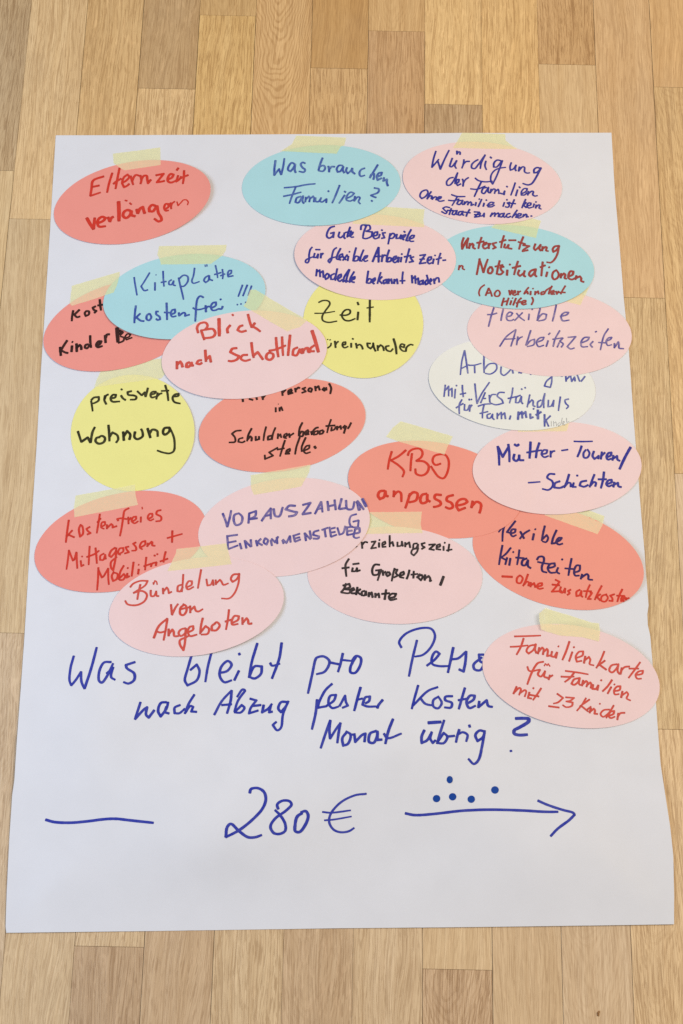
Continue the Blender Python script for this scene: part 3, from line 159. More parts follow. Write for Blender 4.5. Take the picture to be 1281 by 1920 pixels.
 ],
 'preiswerte': [
  ('black', '25 -2918 1266 -2903 1201 -2892 1144;25 -2919 1275 -2891 1308 -2834 1318 -2831 1277 -2878 1243 -2908 1237;25 -2762 1336 -2765 1278 -2739 1229;25 -2762 1295 -2749 1336 -2724 1350;25 -2698 1304 -2644 1314 -2636 1347 -2670 1346 -2695 1304 -2672 1264 -2587 1266;25 -2577 1340 -2551 1304 -2519 1284;25 -2582 1418 -2566 1410;25 -2457 1396 -2503 1383 -2493 1350 -2431 1343 -2399 1328 -2405 1298 -2466 1290;25 -2392 1397 -2338 1346;25 -2338 1346 -2305 1383 -2291 1330;25 -2291 1330 -2271 1438;25 -2239 1356 -2186 1374 -2179 1395 -2218 1390 -2236 1356 -2221 1323 -2176 1333;25 -2155 1383 -2166 1303;25 -2163 1333 -2131 1367 -2104 1376;25 -2073 1476 -2043 1385 -2026 1287;25 -2115 1404 -2026 1411;25 -1983 1337 -1914 1347 -1913 1372 -1954 1362 -1978 1321 -1956 1272 -1886 1253'),
  ('black', '29 -3044 895 -2996 767;29 -2996 767 -2924 825;29 -2927 825 -2889 761;29 -2889 761 -2875 891 -2853 948;29 -2787 828 -2824 819 -2832 778 -2793 750 -2737 772 -2728 821 -2765 845 -2799 828;29 -2698 976 -2683 879 -2674 785;29 -2677 830 -2646 888 -2590 857 -2575 808 -2596 767;29 -2524 899 -2509 794;29 -2513 842 -2479 908 -2441 868 -2446 806;29 -2387 902 -2390 837 -2358 813 -2299 847 -2303 904 -2320 936;29 -2247 946 -2207 833;29 -2224 873 -2190 931 -2135 916 -2124 851;29 -1992 959 -2053 950 -2065 893 -2041 874 -1997 910 -1992 959;24 -1992 959 -1940 847 -1924 750 -1931 677 -1975 649 -2051 658 -2121 681'),
 ],
 'personal': [
  ('black', '25 -1173 1347 -1163 1289;25 -1095 1324 -1048 1312;25 -1019 1367 -1002 1318;25 -950 1377 -933 1319;25 -934 1344 -909 1378;25 -721 1456 -708 1374;25 -712 1407 -675 1449;25 -650 1408 -605 1434 -613 1454 -643 1433 -642 1392 -589 1410;25 -567 1468 -558 1419;25 -562 1443 -529 1477 -513 1469;25 -444 1479 -482 1462 -458 1446 -443 1429 -488 1412;25 -405 1472 -412 1438 -381 1426 -374 1464 -402 1475;25 -336 1498 -327 1440;25 -328 1474 -298 1499 -281 1450;25 -228 1484 -250 1459 -227 1443 -207 1480 -204 1451;25 -175 1535 -150 1478 -159 1408'),
  ('black', '23 -783 1224 -781 1170;12 -757 1269 -751 1266;23 -740 1225 -735 1180;23 -736 1200 -719 1230 -702 1188'),
  ('black', '23 -1168 937 -1232 927 -1273 894 -1236 846 -1234 798 -1302 788;23 -1144 848 -1190 831 -1196 798 -1150 791 -1120 808;23 -1050 964 -1085 882 -1097 809;23 -1093 825 -1061 866 -1045 850 -1047 810;23 -1000 868 -998 822 -965 836 -962 868;23 -962 868 -960 828;23 -885 987 -902 902 -910 818;23 -817 880 -855 868 -858 830 -823 839 -809 872;23 -778 978 -803 904 -812 831;23 -745 906 -747 844;23 -748 865 -718 898 -706 858;23 -679 867 -641 884 -647 908 -672 894 -676 859 -645 851;23 -619 909 -610 860;23 -611 880 -566 913;23 -470 1045 -499 976 -508 882;23 -504 895 -475 936 -452 929 -465 879 -504 882;23 -436 905 -398 930 -406 954 -433 929 -428 897 -390 906;23 -356 898 -368 939;23 -360 922 -315 980 -285 989;23 -291 948 -329 931 -336 899 -298 908 -281 949;23 -230 958 -268 941 -267 908 -237 917 -223 950;23 -142 1090 -170 1000 -184 926;23 -201 1007 -94 1018;23 -132 993 -138 952 -101 969 -86 1002;23 -71 1010 -70 961;23 -67 986 -32 1011 -24 971;23 21 1021 -2 996 22 980 36 1013;23 33 1013 8 923;23 89 1055 67 1005 52 981'),
  ('black', '23 -743 736 -811 694 -840 677 -793 638 -883 596 -888 644;23 -663 826 -690 729 -714 632;23 -750 711 -667 729;23 -650 673 -605 698 -606 723 -636 706 -650 662 -604 666;23 -496 863 -530 748 -543 660;23 -427 864 -469 750 -468 693;23 -445 702 -385 736 -383 768 -416 759 -445 702 -422 673 -369 688;30 -325 758 -309 734'),
 ],
 'kbo': [
  ('red', '27 559 716 532 611 515 501;27 721 736 638 661 550 608;27 550 608 639 549 700 478 683 414;27 742 672 760 720 813 754 881 755 909 716 897 659 836 609;27 790 697 779 600 773 488;27 836 609 928 603 981 548 958 468 898 435 837 457 829 513;27 1118 583 1057 566 1026 606 1042 670 1110 696 1171 689 1209 618 1193 481 1148 408 1095 423 1034 502 1007 549'),
  ('red', '30 483 243 430 234 408 186 431 143 476 171 491 235 499 188 524 177;30 589 245 585 174;30 589 197 634 238 664 223 673 120;30 770 217 748 138 718 46;30 755 185 808 234 853 219 838 140 763 114;30 959 221 906 204 886 141 906 107 959 127 966 206 966 150 997 127;30 1125 209 1057 208 1049 168 1110 130 1117 99 1079 74 1034 65;30 1261 212 1193 187 1185 147 1238 117 1253 70 1215 50 1170 68;30 1298 87 1388 112 1419 137 1389 168 1321 150 1293 87 1320 32 1396 65;30 1479 146 1463 67;30 1471 91 1524 139 1569 116 1569 61 1553 6'),
 ],
 'muetter': [
  ('blue', '29 1772 814 1783 703 1785 583;29 1772 814 1827 687 1893 808;29 1894 843 1904 740 1903 629;29 1962 724 1951 664 1980 642 2013 674 2017 717;29 2017 717 2020 657 2069 654;29 1964 844 1991 828 2016 845;29 2150 879 2144 779 2134 680;29 2252 871 2222 781 2207 687;26 2103 748 2176 763 2274 782;24 2265 731 2330 749 2339 784 2298 783 2273 731 2304 697 2353 715;24 2379 776 2377 699;24 2378 742 2403 771 2428 777;21 2504 784 2579 798'),
  ('blue', '21 2650 901 2748 901 2865 907;26 2738 848 2712 775 2685 714;26 2785 802 2756 759 2761 707 2798 708 2825 760 2802 808;26 2877 787 2859 727 2879 693 2929 728;26 2929 737 2923 694;26 2968 781 2952 691;26 2961 732 3003 773;26 3017 713 3067 740 3076 774 3044 768 3018 722 3032 688 3073 701;26 3099 741 3084 680;26 3094 701 3139 733 3143 690 3169 674;32 3298 843 3228 718 3161 576'),
  ('blue', '21 2112 383 2249 398;26 2421 495 2356 494 2331 451 2386 410 2393 359 2343 304 2271 314;26 2475 412 2418 385 2408 334 2473 331 2521 354;26 2582 499 2555 413 2521 337;26 2530 354 2571 397 2595 389 2594 347;26 2632 398 2618 347 2658 348;26 2667 484 2683 487;26 2781 427 2716 409 2699 366 2747 353 2796 376;26 2872 505 2837 420 2811 351;26 2819 369 2861 412 2885 404 2876 361;26 2982 538 2967 440 2939 341;26 2911 447 3007 449;26 3005 390 3063 416 3064 445 3031 438 3002 393 3028 365 3069 383;26 3095 417 3081 357;26 3085 383 3135 409 3141 367 3173 359'),
 ],
 'mittagessen': [
  ('red', '22 -3065 -166 -3072 -278 -3077 -427;22 -3074 -361 -3016 -285;22 -3060 -336 -2986 -367;22 -2926 -217 -2943 -267 -2923 -358 -2894 -324 -2909 -233 -2931 -217;22 -2821 -240 -2859 -265 -2841 -290 -2808 -314 -2846 -331;22 -2721 -88 -2729 -188 -2739 -312;22 -2741 -188 -2709 -138;22 -2694 -237 -2656 -211 -2659 -178 -2690 -187 -2693 -245 -2661 -261;22 -2632 -211 -2629 -260;22 -2622 -244 -2585 -202 -2568 -218 -2566 -243 -2520 -225;22 -2399 -11 -2445 -41 -2456 -116 -2464 -232 -2477 -340;22 -2508 -163 -2522 -142 -2486 -133 -2414 -140;22 -2400 -115 -2391 -197;22 -2394 -156 -2368 -122;22 -2356 -172 -2311 -137 -2313 -109 -2344 -117 -2357 -163 -2324 -188 -2285 -162;22 -2257 -111 -2256 -174;14 -2251 5 -2247 -20;22 -2176 -135 -2130 -105 -2132 -72 -2163 -76 -2180 -123 -2151 -151 -2112 -133;22 -2035 -27 -2078 -41 -2084 -74 -2031 -106 -2031 -148 -2086 -161'),
  ('red', '22 -3035 -516 -3037 -622 -3044 -740;22 -3034 -524 -2981 -637 -2966 -629;22 -2966 -629 -2949 -539;22 -2949 -539 -2937 -636 -2924 -726;22 -2894 -636 -2881 -700 -2854 -684;22 -2887 -586 -2877 -591;22 -2807 -467 -2805 -568 -2801 -682;22 -2740 -485 -2726 -567 -2711 -664;22 -2830 -593 -2750 -559 -2698 -517;22 -2640 -548 -2678 -574 -2679 -623 -2643 -622 -2626 -564 -2617 -613;22 -2519 -477 -2563 -514 -2578 -572 -2558 -587 -2515 -529 -2506 -480;22 -2503 -513 -2509 -611 -2524 -741 -2550 -709 -2554 -644 -2495 -586;22 -2482 -553 -2429 -519 -2431 -478 -2470 -487 -2483 -537 -2457 -561;22 -2369 -461 -2405 -470 -2387 -502 -2365 -526 -2411 -543;22 -2293 -410 -2324 -427 -2290 -467 -2288 -500 -2334 -509;22 -2250 -474 -2189 -432 -2192 -391 -2230 -408 -2247 -466 -2217 -490;22 -2158 -415 -2164 -456;22 -2157 -440 -2120 -398 -2111 -406 -2109 -439 -2077 -446;22 -1894 -266 -1890 -401;22 -1948 -353 -1781 -300'),
  ('red', '22 -2691 -712 -2685 -842 -2685 -971;22 -2690 -737 -2644 -825 -2622 -808;22 -2622 -808 -2581 -718;22 -2581 -718 -2573 -823 -2560 -904;22 -2515 -757 -2535 -806 -2516 -863 -2478 -838 -2474 -781 -2514 -765;22 -2410 -682 -2444 -756 -2454 -845;22 -2447 -829 -2403 -779 -2386 -803 -2407 -844 -2446 -850;22 -2365 -770 -2369 -819 -2339 -802;22 -2369 -706 -2360 -713;22 -2305 -639 -2310 -720 -2315 -802;22 -2242 -719 -2246 -776;22 -2250 -667 -2242 -670;22 -2167 -579 -2171 -669 -2171 -726;22 -2189 -685 -2104 -651;22 -2050 -634 -2096 -651 -2110 -687;22 -2050 -634 -2056 -674;22 -2083 -556 -2067 -560;22 -2053 -539 -2040 -544;22 -1955 -509 -1967 -575 -1971 -632;22 -2011 -625 -1926 -590'),
 ],
 'vorauszahlung': [
  ('blue', '27 -1338 -53 -1303 -135 -1280 -209;27 -1280 -209 -1259 -118 -1244 -18;27 -1155 -49 -1202 -67 -1210 -133 -1181 -186 -1126 -165 -1116 -90 -1155 -49;27 -1038 -46 -1043 -163;27 -1043 -50 -964 -20 -970 -78 -1040 -116;27 -1024 -116 -945 -103;27 -896 -135 -844 -50 -798 17;27 -798 17 -794 -108;27 -859 -76 -792 -58;27 -766 10 -744 -73 -699 -76 -663 29;27 -519 48 -591 47 -630 4 -541 -19 -501 -26 -524 -60 -595 -78;27 -440 59 -352 86 -383 35 -441 -50;27 -441 -50 -341 -31;27 -298 -43 -233 102;27 -233 102 -214 -20;27 -279 12 -215 30;27 -161 107 -146 -2;27 -81 125 -66 8;27 -152 48 -72 67;27 -2 140 -31 17;27 -23 18 57 31;27 47 119 65 20 121 21 143 105;35 175 106 201 6;27 175 114 249 15;32 231 140 277 49'),
  ('blue', '22 170 -40 106 -63 92 -138 116 -187 188 -194 195 -111;22 131 -129 195 -111'),
  ('blue', '24 -1276 -308 -1259 -464;24 -1278 -317 -1160 -298;24 -1267 -391 -1173 -372;24 -1256 -464 -1150 -421;24 -1132 -396 -1110 -461;24 -1078 -362 -1054 -452;24 -1070 -370 -1007 -434;24 -1010 -352 -1001 -434;24 -951 -359 -933 -424;24 -896 -341 -935 -383 -878 -415;24 -849 -332 -863 -382 -831 -406 -817 -356 -849 -332;24 -785 -355 -770 -418;24 -778 -339 -736 -379 -704 -312;24 -719 -321 -711 -395;24 -655 -353 -641 -393;24 -650 -344 -609 -384 -572 -301;24 -572 -301 -562 -375;24 -533 -292 -515 -366;24 -533 -300 -462 -274;24 -524 -333 -461 -315;24 -515 -369 -452 -340;24 -407 -265 -391 -355;24 -403 -273 -341 -338;24 -352 -239 -333 -329;24 -249 -232 -304 -254 -311 -287 -247 -303 -254 -327 -310 -329;24 -217 -228 -146 -201;24 -185 -227 -170 -309;24 -130 -193 -112 -308;24 -130 -217 -66 -199;24 -121 -258 -65 -249;24 -112 -308 -49 -282;24 -42 -199 -17 -281 22 -264 45 -180;24 61 -188 71 -287;24 61 -197 132 -187;24 70 -238 125 -233;24 71 -287 142 -269;24 157 -219 142 -302 166 -318 206 -309;24 149 -220 204 -202 205 -251 142 -269'),
 ],
 'buendelung': [
  ('red', '22 -2322 -930 -2290 -889 -2214 -855 -2135 -853 -2156 -902 -2246 -969 -2283 -994;22 -2211 -895 -2228 -1000 -2235 -1065;22 -2283 -994 -2191 -968 -2134 -1006 -2152 -1079 -2235 -1129 -2337 -1123 -2368 -1084;22 -2094 -957 -2086 -1021 -2054 -1021 -2034 -972;22 -2034 -964 -2023 -1020 -2000 -1020;16 -2071 -868 -2067 -892;16 -2067 -892 -2054 -848 -2037 -859 -2026 -891;22 -1961 -930 -1954 -995;22 -1955 -970 -1919 -921 -1902 -945 -1892 -985 -1862 -968;22 -1756 -886 -1795 -903 -1799 -959 -1768 -962 -1742 -910;22 -1744 -767 -1745 -861 -1749 -966;22 -1707 -917 -1646 -883 -1645 -843 -1680 -844 -1705 -901 -1683 -937 -1622 -907;22 -1549 -708 -1563 -825 -1574 -922;22 -1485 -815 -1470 -888 -1435 -879 -1413 -830;22 -1414 -822 -1403 -886;22 -1382 -821 -1377 -877;22 -1373 -861 -1335 -820 -1319 -836 -1293 -876 -1239 -858;22 -1126 -751 -1189 -760 -1213 -809 -1193 -841 -1147 -808 -1122 -743;22 -1121 -751 -1129 -864 -1171 -978 -1224 -1030 -1307 -1032'),
  ('red', '25 -1861 -1113 -1844 -1224;25 -1843 -1232 -1812 -1152 -1783 -1106;25 -1713 -1110 -1754 -1150 -1750 -1222 -1714 -1229 -1686 -1181 -1696 -1125 -1729 -1105;25 -1649 -1124 -1642 -1204;25 -1639 -1172 -1602 -1131 -1581 -1179 -1553 -1186 -1507 -1158;25 -1757 -1166 -1695 -1149 -1649 -1140'),
  ('red', '25 -2025 -1497 -1979 -1362 -1891 -1273;25 -1891 -1273 -1900 -1392 -1916 -1518;25 -2007 -1418 -1959 -1433 -1898 -1416;25 -1869 -1391 -1864 -1470;25 -1861 -1446 -1829 -1398 -1812 -1422 -1802 -1469 -1756 -1468;25 -1683 -1379 -1736 -1396 -1757 -1436 -1732 -1467 -1687 -1435 -1680 -1379;25 -1681 -1403 -1682 -1545 -1693 -1624 -1735 -1562 -1737 -1515 -1677 -1482 -1647 -1465;25 -1657 -1426 -1601 -1393 -1603 -1354 -1637 -1363 -1658 -1410 -1631 -1465 -1555 -1448;25 -1502 -1260 -1516 -1352 -1521 -1439;25 -1517 -1423 -1466 -1351 -1426 -1382 -1439 -1437 -1508 -1447;25 -1359 -1317 -1396 -1349 -1394 -1397 -1347 -1396 -1311 -1340 -1344 -1304 -1371 -1320;25 -1218 -1158 -1224 -1266 -1239 -1386;25 -1254 -1296 -1190 -1274;25 -1180 -1313 -1112 -1272 -1106 -1232 -1153 -1230 -1181 -1289 -1172 -1329 -1110 -1320;25 -1066 -1247 -1060 -1326;25 -1056 -1303 -1019 -1254 -1002 -1278 -993 -1317 -957 -1312'),
 ],
 'erziehung': [
  ('black', '14 167 -421 183 -409;22 233 -360 241 -434;22 240 -393 268 -359 300 -364;22 339 -358 387 -349 340 -432 399 -422;22 427 -364 427 -417;22 426 -331 436 -336;22 459 -396 498 -371 493 -350 466 -367 467 -413 506 -409;22 545 -279 546 -411;22 546 -378 577 -353 589 -402;22 633 -352 633 -401 673 -392 683 -342;22 683 -350 693 -400;22 720 -355 720 -407;22 725 -382 763 -354 776 -414;22 855 -363 815 -372 808 -422 839 -421 863 -371;22 863 -371 855 -453 816 -503 789 -479 800 -438 871 -420;22 942 -356 903 -367 911 -390 937 -406 903 -428;22 982 -377 1053 -370 990 -426 1045 -436;22 1064 -408 1109 -391 1106 -369 1077 -380 1069 -424 1117 -431;22 1148 -390 1148 -439;22 1156 -348 1167 -353;22 1212 -364 1200 -449;22 1180 -438 1243 -425'),
  ('black', '24 94 -555 59 -618 60 -683 69 -756;24 17 -664 99 -653;24 138 -657 131 -697 170 -693 186 -656;24 186 -656 186 -696 222 -683;24 138 -616 208 -606;24 438 -618 382 -619 355 -676 368 -733 423 -724 430 -683;24 391 -684 454 -674 416 -797;24 470 -682 478 -739;24 478 -714 506 -693;24 533 -697 510 -722 526 -746 554 -724 538 -697;24 604 -655 588 -720 573 -801;24 596 -671 635 -670 620 -711 644 -735 597 -760;24 660 -743 707 -718 702 -693 670 -710 664 -751 707 -763;24 769 -671 754 -733 738 -774;24 817 -683 812 -764;24 785 -724 864 -714;24 849 -755 888 -730;24 888 -714 864 -747 896 -786 916 -745 900 -721;24 943 -721 938 -785;24 948 -761 982 -736 998 -760 998 -792 1014 -784;30 1148 -737 1111 -838'),
  ('black', '25 68 -837 48 -893 13 -939;25 32 -861 102 -841 111 -876 48 -901;25 48 -901 119 -908 104 -944 13 -939;25 120 -924 158 -907 150 -888 127 -900 128 -943 167 -947;25 194 -877 180 -963;25 229 -898 186 -931;25 190 -931 227 -957;25 276 -917 245 -929 243 -966 274 -969 289 -924 293 -969;25 324 -933 321 -984;25 327 -960 352 -935 364 -991;25 394 -942 395 -990;25 399 -970 430 -946 437 -994;25 512 -900 497 -1012;25 462 -949 551 -939;25 552 -995 606 -978 622 -945 575 -946 544 -979 560 -1014 630 -1001'),
 ],
 'kitazeiten': [
  ('blue', '18 1766 -211 1831 -135 1863 -118;24 1839 -110 1814 -210 1807 -318;24 1959 -75 1902 -150 1861 -209 1893 -217;24 1901 -225 1949 -207 1957 -174 1921 -175 1901 -225 1924 -257 1964 -240;24 2010 -198 2051 -279;24 2117 -179 2052 -222 2003 -284;24 2163 -219 2146 -294;24 2176 -164 2184 -171;24 2288 -125 2267 -209 2249 -300;24 2257 -283 2306 -233 2321 -265 2296 -315 2257 -308;24 2419 -172 2377 -264 2360 -330 2399 -325;24 2400 -318 2456 -287 2473 -262 2441 -263 2411 -313 2439 -340 2483 -328'),
  ('blue', '24 1807 -364 1783 -482 1765 -589;24 1901 -390 1842 -465 1789 -507;24 1794 -507 1852 -538;24 1857 -505 1835 -587;24 1893 -513 1879 -595;24 1921 -438 1932 -443;24 1996 -412 1984 -494 1966 -585;24 1952 -503 2047 -509;24 2078 -509 2030 -534 2021 -583 2053 -591 2089 -533 2088 -598 2119 -622;24 2189 -523 2213 -489 2261 -488 2268 -529 2242 -603 2249 -652 2296 -667;24 2196 -547 2275 -562 2338 -568;24 2305 -618 2385 -592 2385 -559 2338 -568 2308 -618 2335 -666 2391 -665;24 2424 -607 2407 -656 2438 -677;24 2466 -508 2477 -516;24 2577 -498 2555 -596 2536 -694;24 2498 -614 2605 -620;24 2596 -660 2660 -635 2669 -577 2630 -578 2601 -644 2611 -693 2658 -692;24 2690 -675 2672 -732;24 2681 -715 2745 -673 2760 -689 2759 -730 2806 -737'),
  ('red', '27 1795 -723 1912 -727;22 1996 -706 1963 -739 1963 -788 1999 -795 2026 -738 2000 -706;22 2086 -691 2057 -769 2029 -826;22 2041 -810 2073 -777 2093 -785 2088 -825;22 2115 -784 2111 -836;22 2119 -816 2151 -792 2166 -840;22 2182 -831 2237 -814 2238 -790 2206 -795 2182 -831 2205 -855 2252 -846;22 2388 -746 2435 -769 2394 -827 2346 -884 2456 -874;22 2351 -803 2434 -810;22 2449 -826 2432 -882 2463 -893 2496 -841;22 2496 -841 2490 -897;22 2558 -855 2527 -872 2542 -896 2517 -917;22 2661 -853 2621 -878 2619 -927 2651 -918 2676 -869 2674 -925 2690 -933;22 2773 -794 2739 -868 2721 -940;22 2699 -868 2789 -867;22 2770 -883 2793 -886 2744 -956 2783 -955;22 2906 -800 2856 -889 2822 -962;22 2831 -938 2887 -897;22 2847 -930 2884 -969;22 2958 -895 2902 -920 2895 -969 2936 -979 2969 -935 2950 -899;22 3044 -893 2996 -910 3019 -942 3018 -971 2979 -967;22 3133 -835 3099 -900 3072 -976;22 3067 -909 3153 -910;22 3112 -956 3152 -939 3153 -915 3121 -932 3115 -969 3151 -968;22 3176 -931 3167 -958;22 3175 -947 3204 -933'),
 ],
 'familienkarte': [
  ('red', '22 1921 -1399 2061 -1392 2209 -1383;22 2022 -1418 1989 -1514 1941 -1601;22 1873 -1516 1950 -1511 2067 -1496;22 2145 -1487 2082 -1504 2050 -1559 2073 -1587 2128 -1542 2153 -1482 2144 -1542 2158 -1581;22 2191 -1517 2174 -1588;22 2182 -1564 2222 -1517 2237 -1532 2228 -1595;22 2231 -1571 2273 -1531 2283 -1547 2274 -1610 2313 -1601;22 2329 -1557 2317 -1609 2351 -1616 2383 -1565;22 2386 -1565 2369 -1631;22 2397 -1497 2405 -1503;22 2523 -1442 2484 -1550 2440 -1648;22 2551 -1557 2512 -1662;22 2566 -1501 2574 -1509;22 2583 -1626 2661 -1593 2670 -1549 2624 -1555 2586 -1611 2597 -1665 2652 -1653;22 2692 -1601 2674 -1679;22 2683 -1648 2731 -1608 2745 -1639 2736 -1686 2782 -1700;22 2903 -1541 2861 -1636 2808 -1728;22 2820 -1707 2907 -1643;22 2844 -1691 2919 -1744;22 3037 -1679 2975 -1696 2950 -1751 2980 -1771 3036 -1718 3053 -1679 3042 -1757 3064 -1788;22 3090 -1717 3072 -1788;22 3081 -1749 3121 -1709 3176 -1700;22 3294 -1650 3228 -1738 3160 -1825;22 3167 -1723 3275 -1721;22 3234 -1792 3311 -1775 3321 -1743 3274 -1752 3238 -1792 3255 -1830 3301 -1829'),
  ('red', '22 2234 -1673 2171 -1690 2124 -1753 2083 -1840 2051 -1925;22 2055 -1731 2077 -1778 2193 -1760;22 2193 -1760 2169 -1814 2199 -1837 2246 -1782;22 2247 -1774 2237 -1836 2283 -1851;14 2240 -1720 2253 -1693;14 2253 -1693 2271 -1714 2284 -1695 2302 -1723;22 2300 -1819 2283 -1869;22 2291 -1843 2330 -1819;20 2467 -1769 2594 -1782 2716 -1800;22 2563 -1786 2515 -1846 2459 -1890;22 2419 -1832 2484 -1834 2561 -1829;22 2615 -1844 2560 -1860 2531 -1908 2559 -1919 2606 -1883 2623 -1844 2613 -1906 2628 -1921;22 2660 -1866 2643 -1928;22 2651 -1913 2691 -1873 2706 -1888 2693 -1938;22 2700 -1919 2737 -1888 2747 -1903 2739 -1950;22 2767 -1910 2757 -1957 2796 -1956 2823 -1917;22 2824 -1914 2811 -1971;22 2853 -1857 2862 -1865;22 2977 -1852 2928 -1922 2867 -1981;22 2966 -1929 2922 -2004;22 2998 -1898 3005 -1905;22 2995 -1975 3057 -1958 3066 -1919 3028 -1925 2995 -1967 3001 -2009 3048 -2005;22 3087 -1973 3069 -2043;22 3078 -2019 3133 -1980 3148 -2003 3130 -2049 3171 -2071'),
  ('red', '22 1935 -1951 1898 -2032;22 1911 -2013 1965 -1966 1980 -1981 1959 -2043;22 1972 -2020 2026 -1988 2037 -2003 2020 -2060;22 2072 -2010 2055 -2072 2094 -2079;22 2111 -1963 2121 -1969;22 2201 -1964 2156 -2031 2109 -2094;22 2072 -2038 2174 -2054;20 2371 -2019 2435 -2064 2377 -2114 2330 -2127;21 2276 -2156 2390 -2169;21 2463 -2056 2554 -2061 2511 -2093 2469 -2101 2538 -2111 2529 -2146 2467 -2163 2429 -2141;21 2685 -2059 2636 -2136 2581 -2199;21 2723 -2073 2613 -2152;21 2629 -2144 2703 -2204;21 2696 -2181 2736 -2150;21 2735 -2165 2718 -2219;21 2726 -2203 2765 -2172 2777 -2187 2771 -2225 2806 -2228;21 2829 -2114 2838 -2120;21 2937 -2176 2872 -2185 2837 -2227 2862 -2257 2909 -2230 2945 -2191;21 2985 -2129 2941 -2199 2897 -2268;21 2924 -2245 2978 -2221 2987 -2190 2948 -2199 2924 -2245 2946 -2267 2992 -2251;21 3032 -2212 3018 -2284;21 3023 -2251 3055 -2212 3104 -2206'),
 ],
 'sheet': [
  ('blue', '28 -2884 -1713 -2908 -1839 -2909 -1979 -2885 -2038;28 -2885 -2038 -2834 -1967 -2791 -1886;28 -2791 -1886 -2776 -1996 -2737 -2071;28 -2737 -2071 -2684 -1854 -2641 -1615;28 -2470 -1773 -2549 -1781 -2592 -1882 -2585 -1982 -2553 -2001 -2499 -1920 -2449 -1789;28 -2446 -1829 -2458 -1939 -2413 -1968;28 -2511 -1900 -2445 -1839;28 -2211 -1767 -2308 -1802 -2296 -1836 -2212 -1894 -2208 -1964 -2265 -2005 -2320 -1991;28 -1597 -1659 -1638 -1832 -1661 -1953 -1629 -2008 -1532 -1950 -1507 -1849 -1541 -1779 -1608 -1841;28 -1383 -1624 -1420 -1807 -1438 -1964;28 -1297 -1865 -1209 -1843 -1162 -1771 -1204 -1732 -1271 -1794 -1286 -1895 -1233 -1964 -1154 -1942;28 -1079 -1836 -1125 -1941;28 -1087 -1644 -1077 -1662;28 -891 -1529 -943 -1736 -967 -1908;28 -967 -1908 -912 -1786 -832 -1784 -839 -1865 -906 -1917 -967 -1898;28 -625 -1517 -645 -1690 -717 -1913;28 -743 -1742 -722 -1772 -637 -1750'),
  ('blue', '28 -257 -1717 -283 -1869 -321 -2069;28 -257 -1717 -238 -1676 -159 -1660 -97 -1714 -145 -1826 -234 -1858;28 -97 -1724 3 -1742;28 47 -1620 23 -1741 -1 -1827;28 22 -1691 62 -1696 143 -1703;28 192 -1653 134 -1769 135 -1830 185 -1835 243 -1737 242 -1666 192 -1647 143 -1709;28 687 -1545 661 -1485 731 -1391 891 -1326 1012 -1330 1053 -1405 1012 -1528 922 -1621 832 -1643;28 856 -1460 812 -1644 769 -1862;28 963 -1742 1053 -1669 1103 -1607 1063 -1582 1022 -1639 1023 -1720 1092 -1743 1202 -1741;28 1253 -1533 1223 -1676 1192 -1813;28 1233 -1665 1303 -1654 1393 -1575;28 1393 -1575 1383 -1692 1362 -1798 1312 -1775;28 1583 -1607 1533 -1608 1543 -1679 1582 -1708 1542 -1780 1482 -1771 1472 -1721 1563 -1638'),
  ('blue', '28 -2123 -2205 -2147 -2301 -2170 -2390;28 -2170 -2390 -2079 -2280 -2050 -2259 -2055 -2338 -2024 -2367 -1970 -2287;28 -1846 -2196 -1905 -2207 -1929 -2296 -1897 -2351 -1842 -2265 -1827 -2195;28 -1843 -2245 -1860 -2305 -1810 -2317;28 -1696 -2222 -1754 -2253 -1751 -2312 -1701 -2311 -1645 -2261;28 -1550 -2106 -1608 -2210 -1642 -2314;28 -1642 -2310 -1587 -2230 -1557 -2239 -1574 -2289 -1515 -2292;28 -1325 -2319 -1253 -2173 -1150 -2052;28 -1150 -2052 -1155 -2161 -1188 -2300;28 -1251 -2213 -1143 -2201;28 -1001 -2049 -1075 -2160 -1110 -2279;28 -1001 -2049 -1031 -2039 -1087 -2120;28 -1109 -2289 -1034 -2208 -1003 -2237 -1040 -2288 -1109 -2289;28 -948 -2137 -877 -2155 -934 -2236 -951 -2296 -853 -2264;28 -915 -2216 -826 -2204;28 -796 -2203 -809 -2283 -745 -2242 -708 -2191;28 -717 -2202 -734 -2281 -699 -2274;28 -540 -2168 -609 -2170 -637 -2239 -606 -2278 -558 -2218 -530 -2158;28 -540 -2178 -585 -2308 -600 -2446 -639 -2476 -690 -2418 -652 -2384'),
  ('blue', '28 -62 -1960 -136 -2036 -205 -2186 -210 -2226 -116 -2208;28 -220 -2137 -233 -2286 -267 -2460;28 -116 -2204 -38 -2143 -19 -2083 -79 -2094 -97 -2174 -56 -2227 13 -2211;28 23 -2205 80 -2091 91 -2160 112 -2199 53 -2224;28 247 -1994 219 -2098 182 -2253;28 200 -2138 269 -2117;28 300 -2172 339 -2145 348 -2095 299 -2106 270 -2186 320 -2205 419 -2203;28 487 -2128 439 -2192 429 -2222;28 869 -1961 834 -2085 799 -2221;28 1082 -1976 973 -2022 815 -2185;28 894 -2104 944 -2162 1033 -2180;28 1092 -2079 1033 -2120 1033 -2190 1082 -2209 1122 -2148 1092 -2089;28 1241 -2072 1162 -2082 1162 -2118 1231 -2146 1221 -2196 1152 -2197;28 1375 -1978 1340 -2094 1306 -2210;28 1300 -2115 1410 -2093;28 1389 -2153 1469 -2101 1479 -2061 1430 -2062 1390 -2133 1419 -2196 1488 -2170;28 1529 -2120 1518 -2190;28 1524 -2180 1608 -2108 1627 -2168 1671 -2177'),
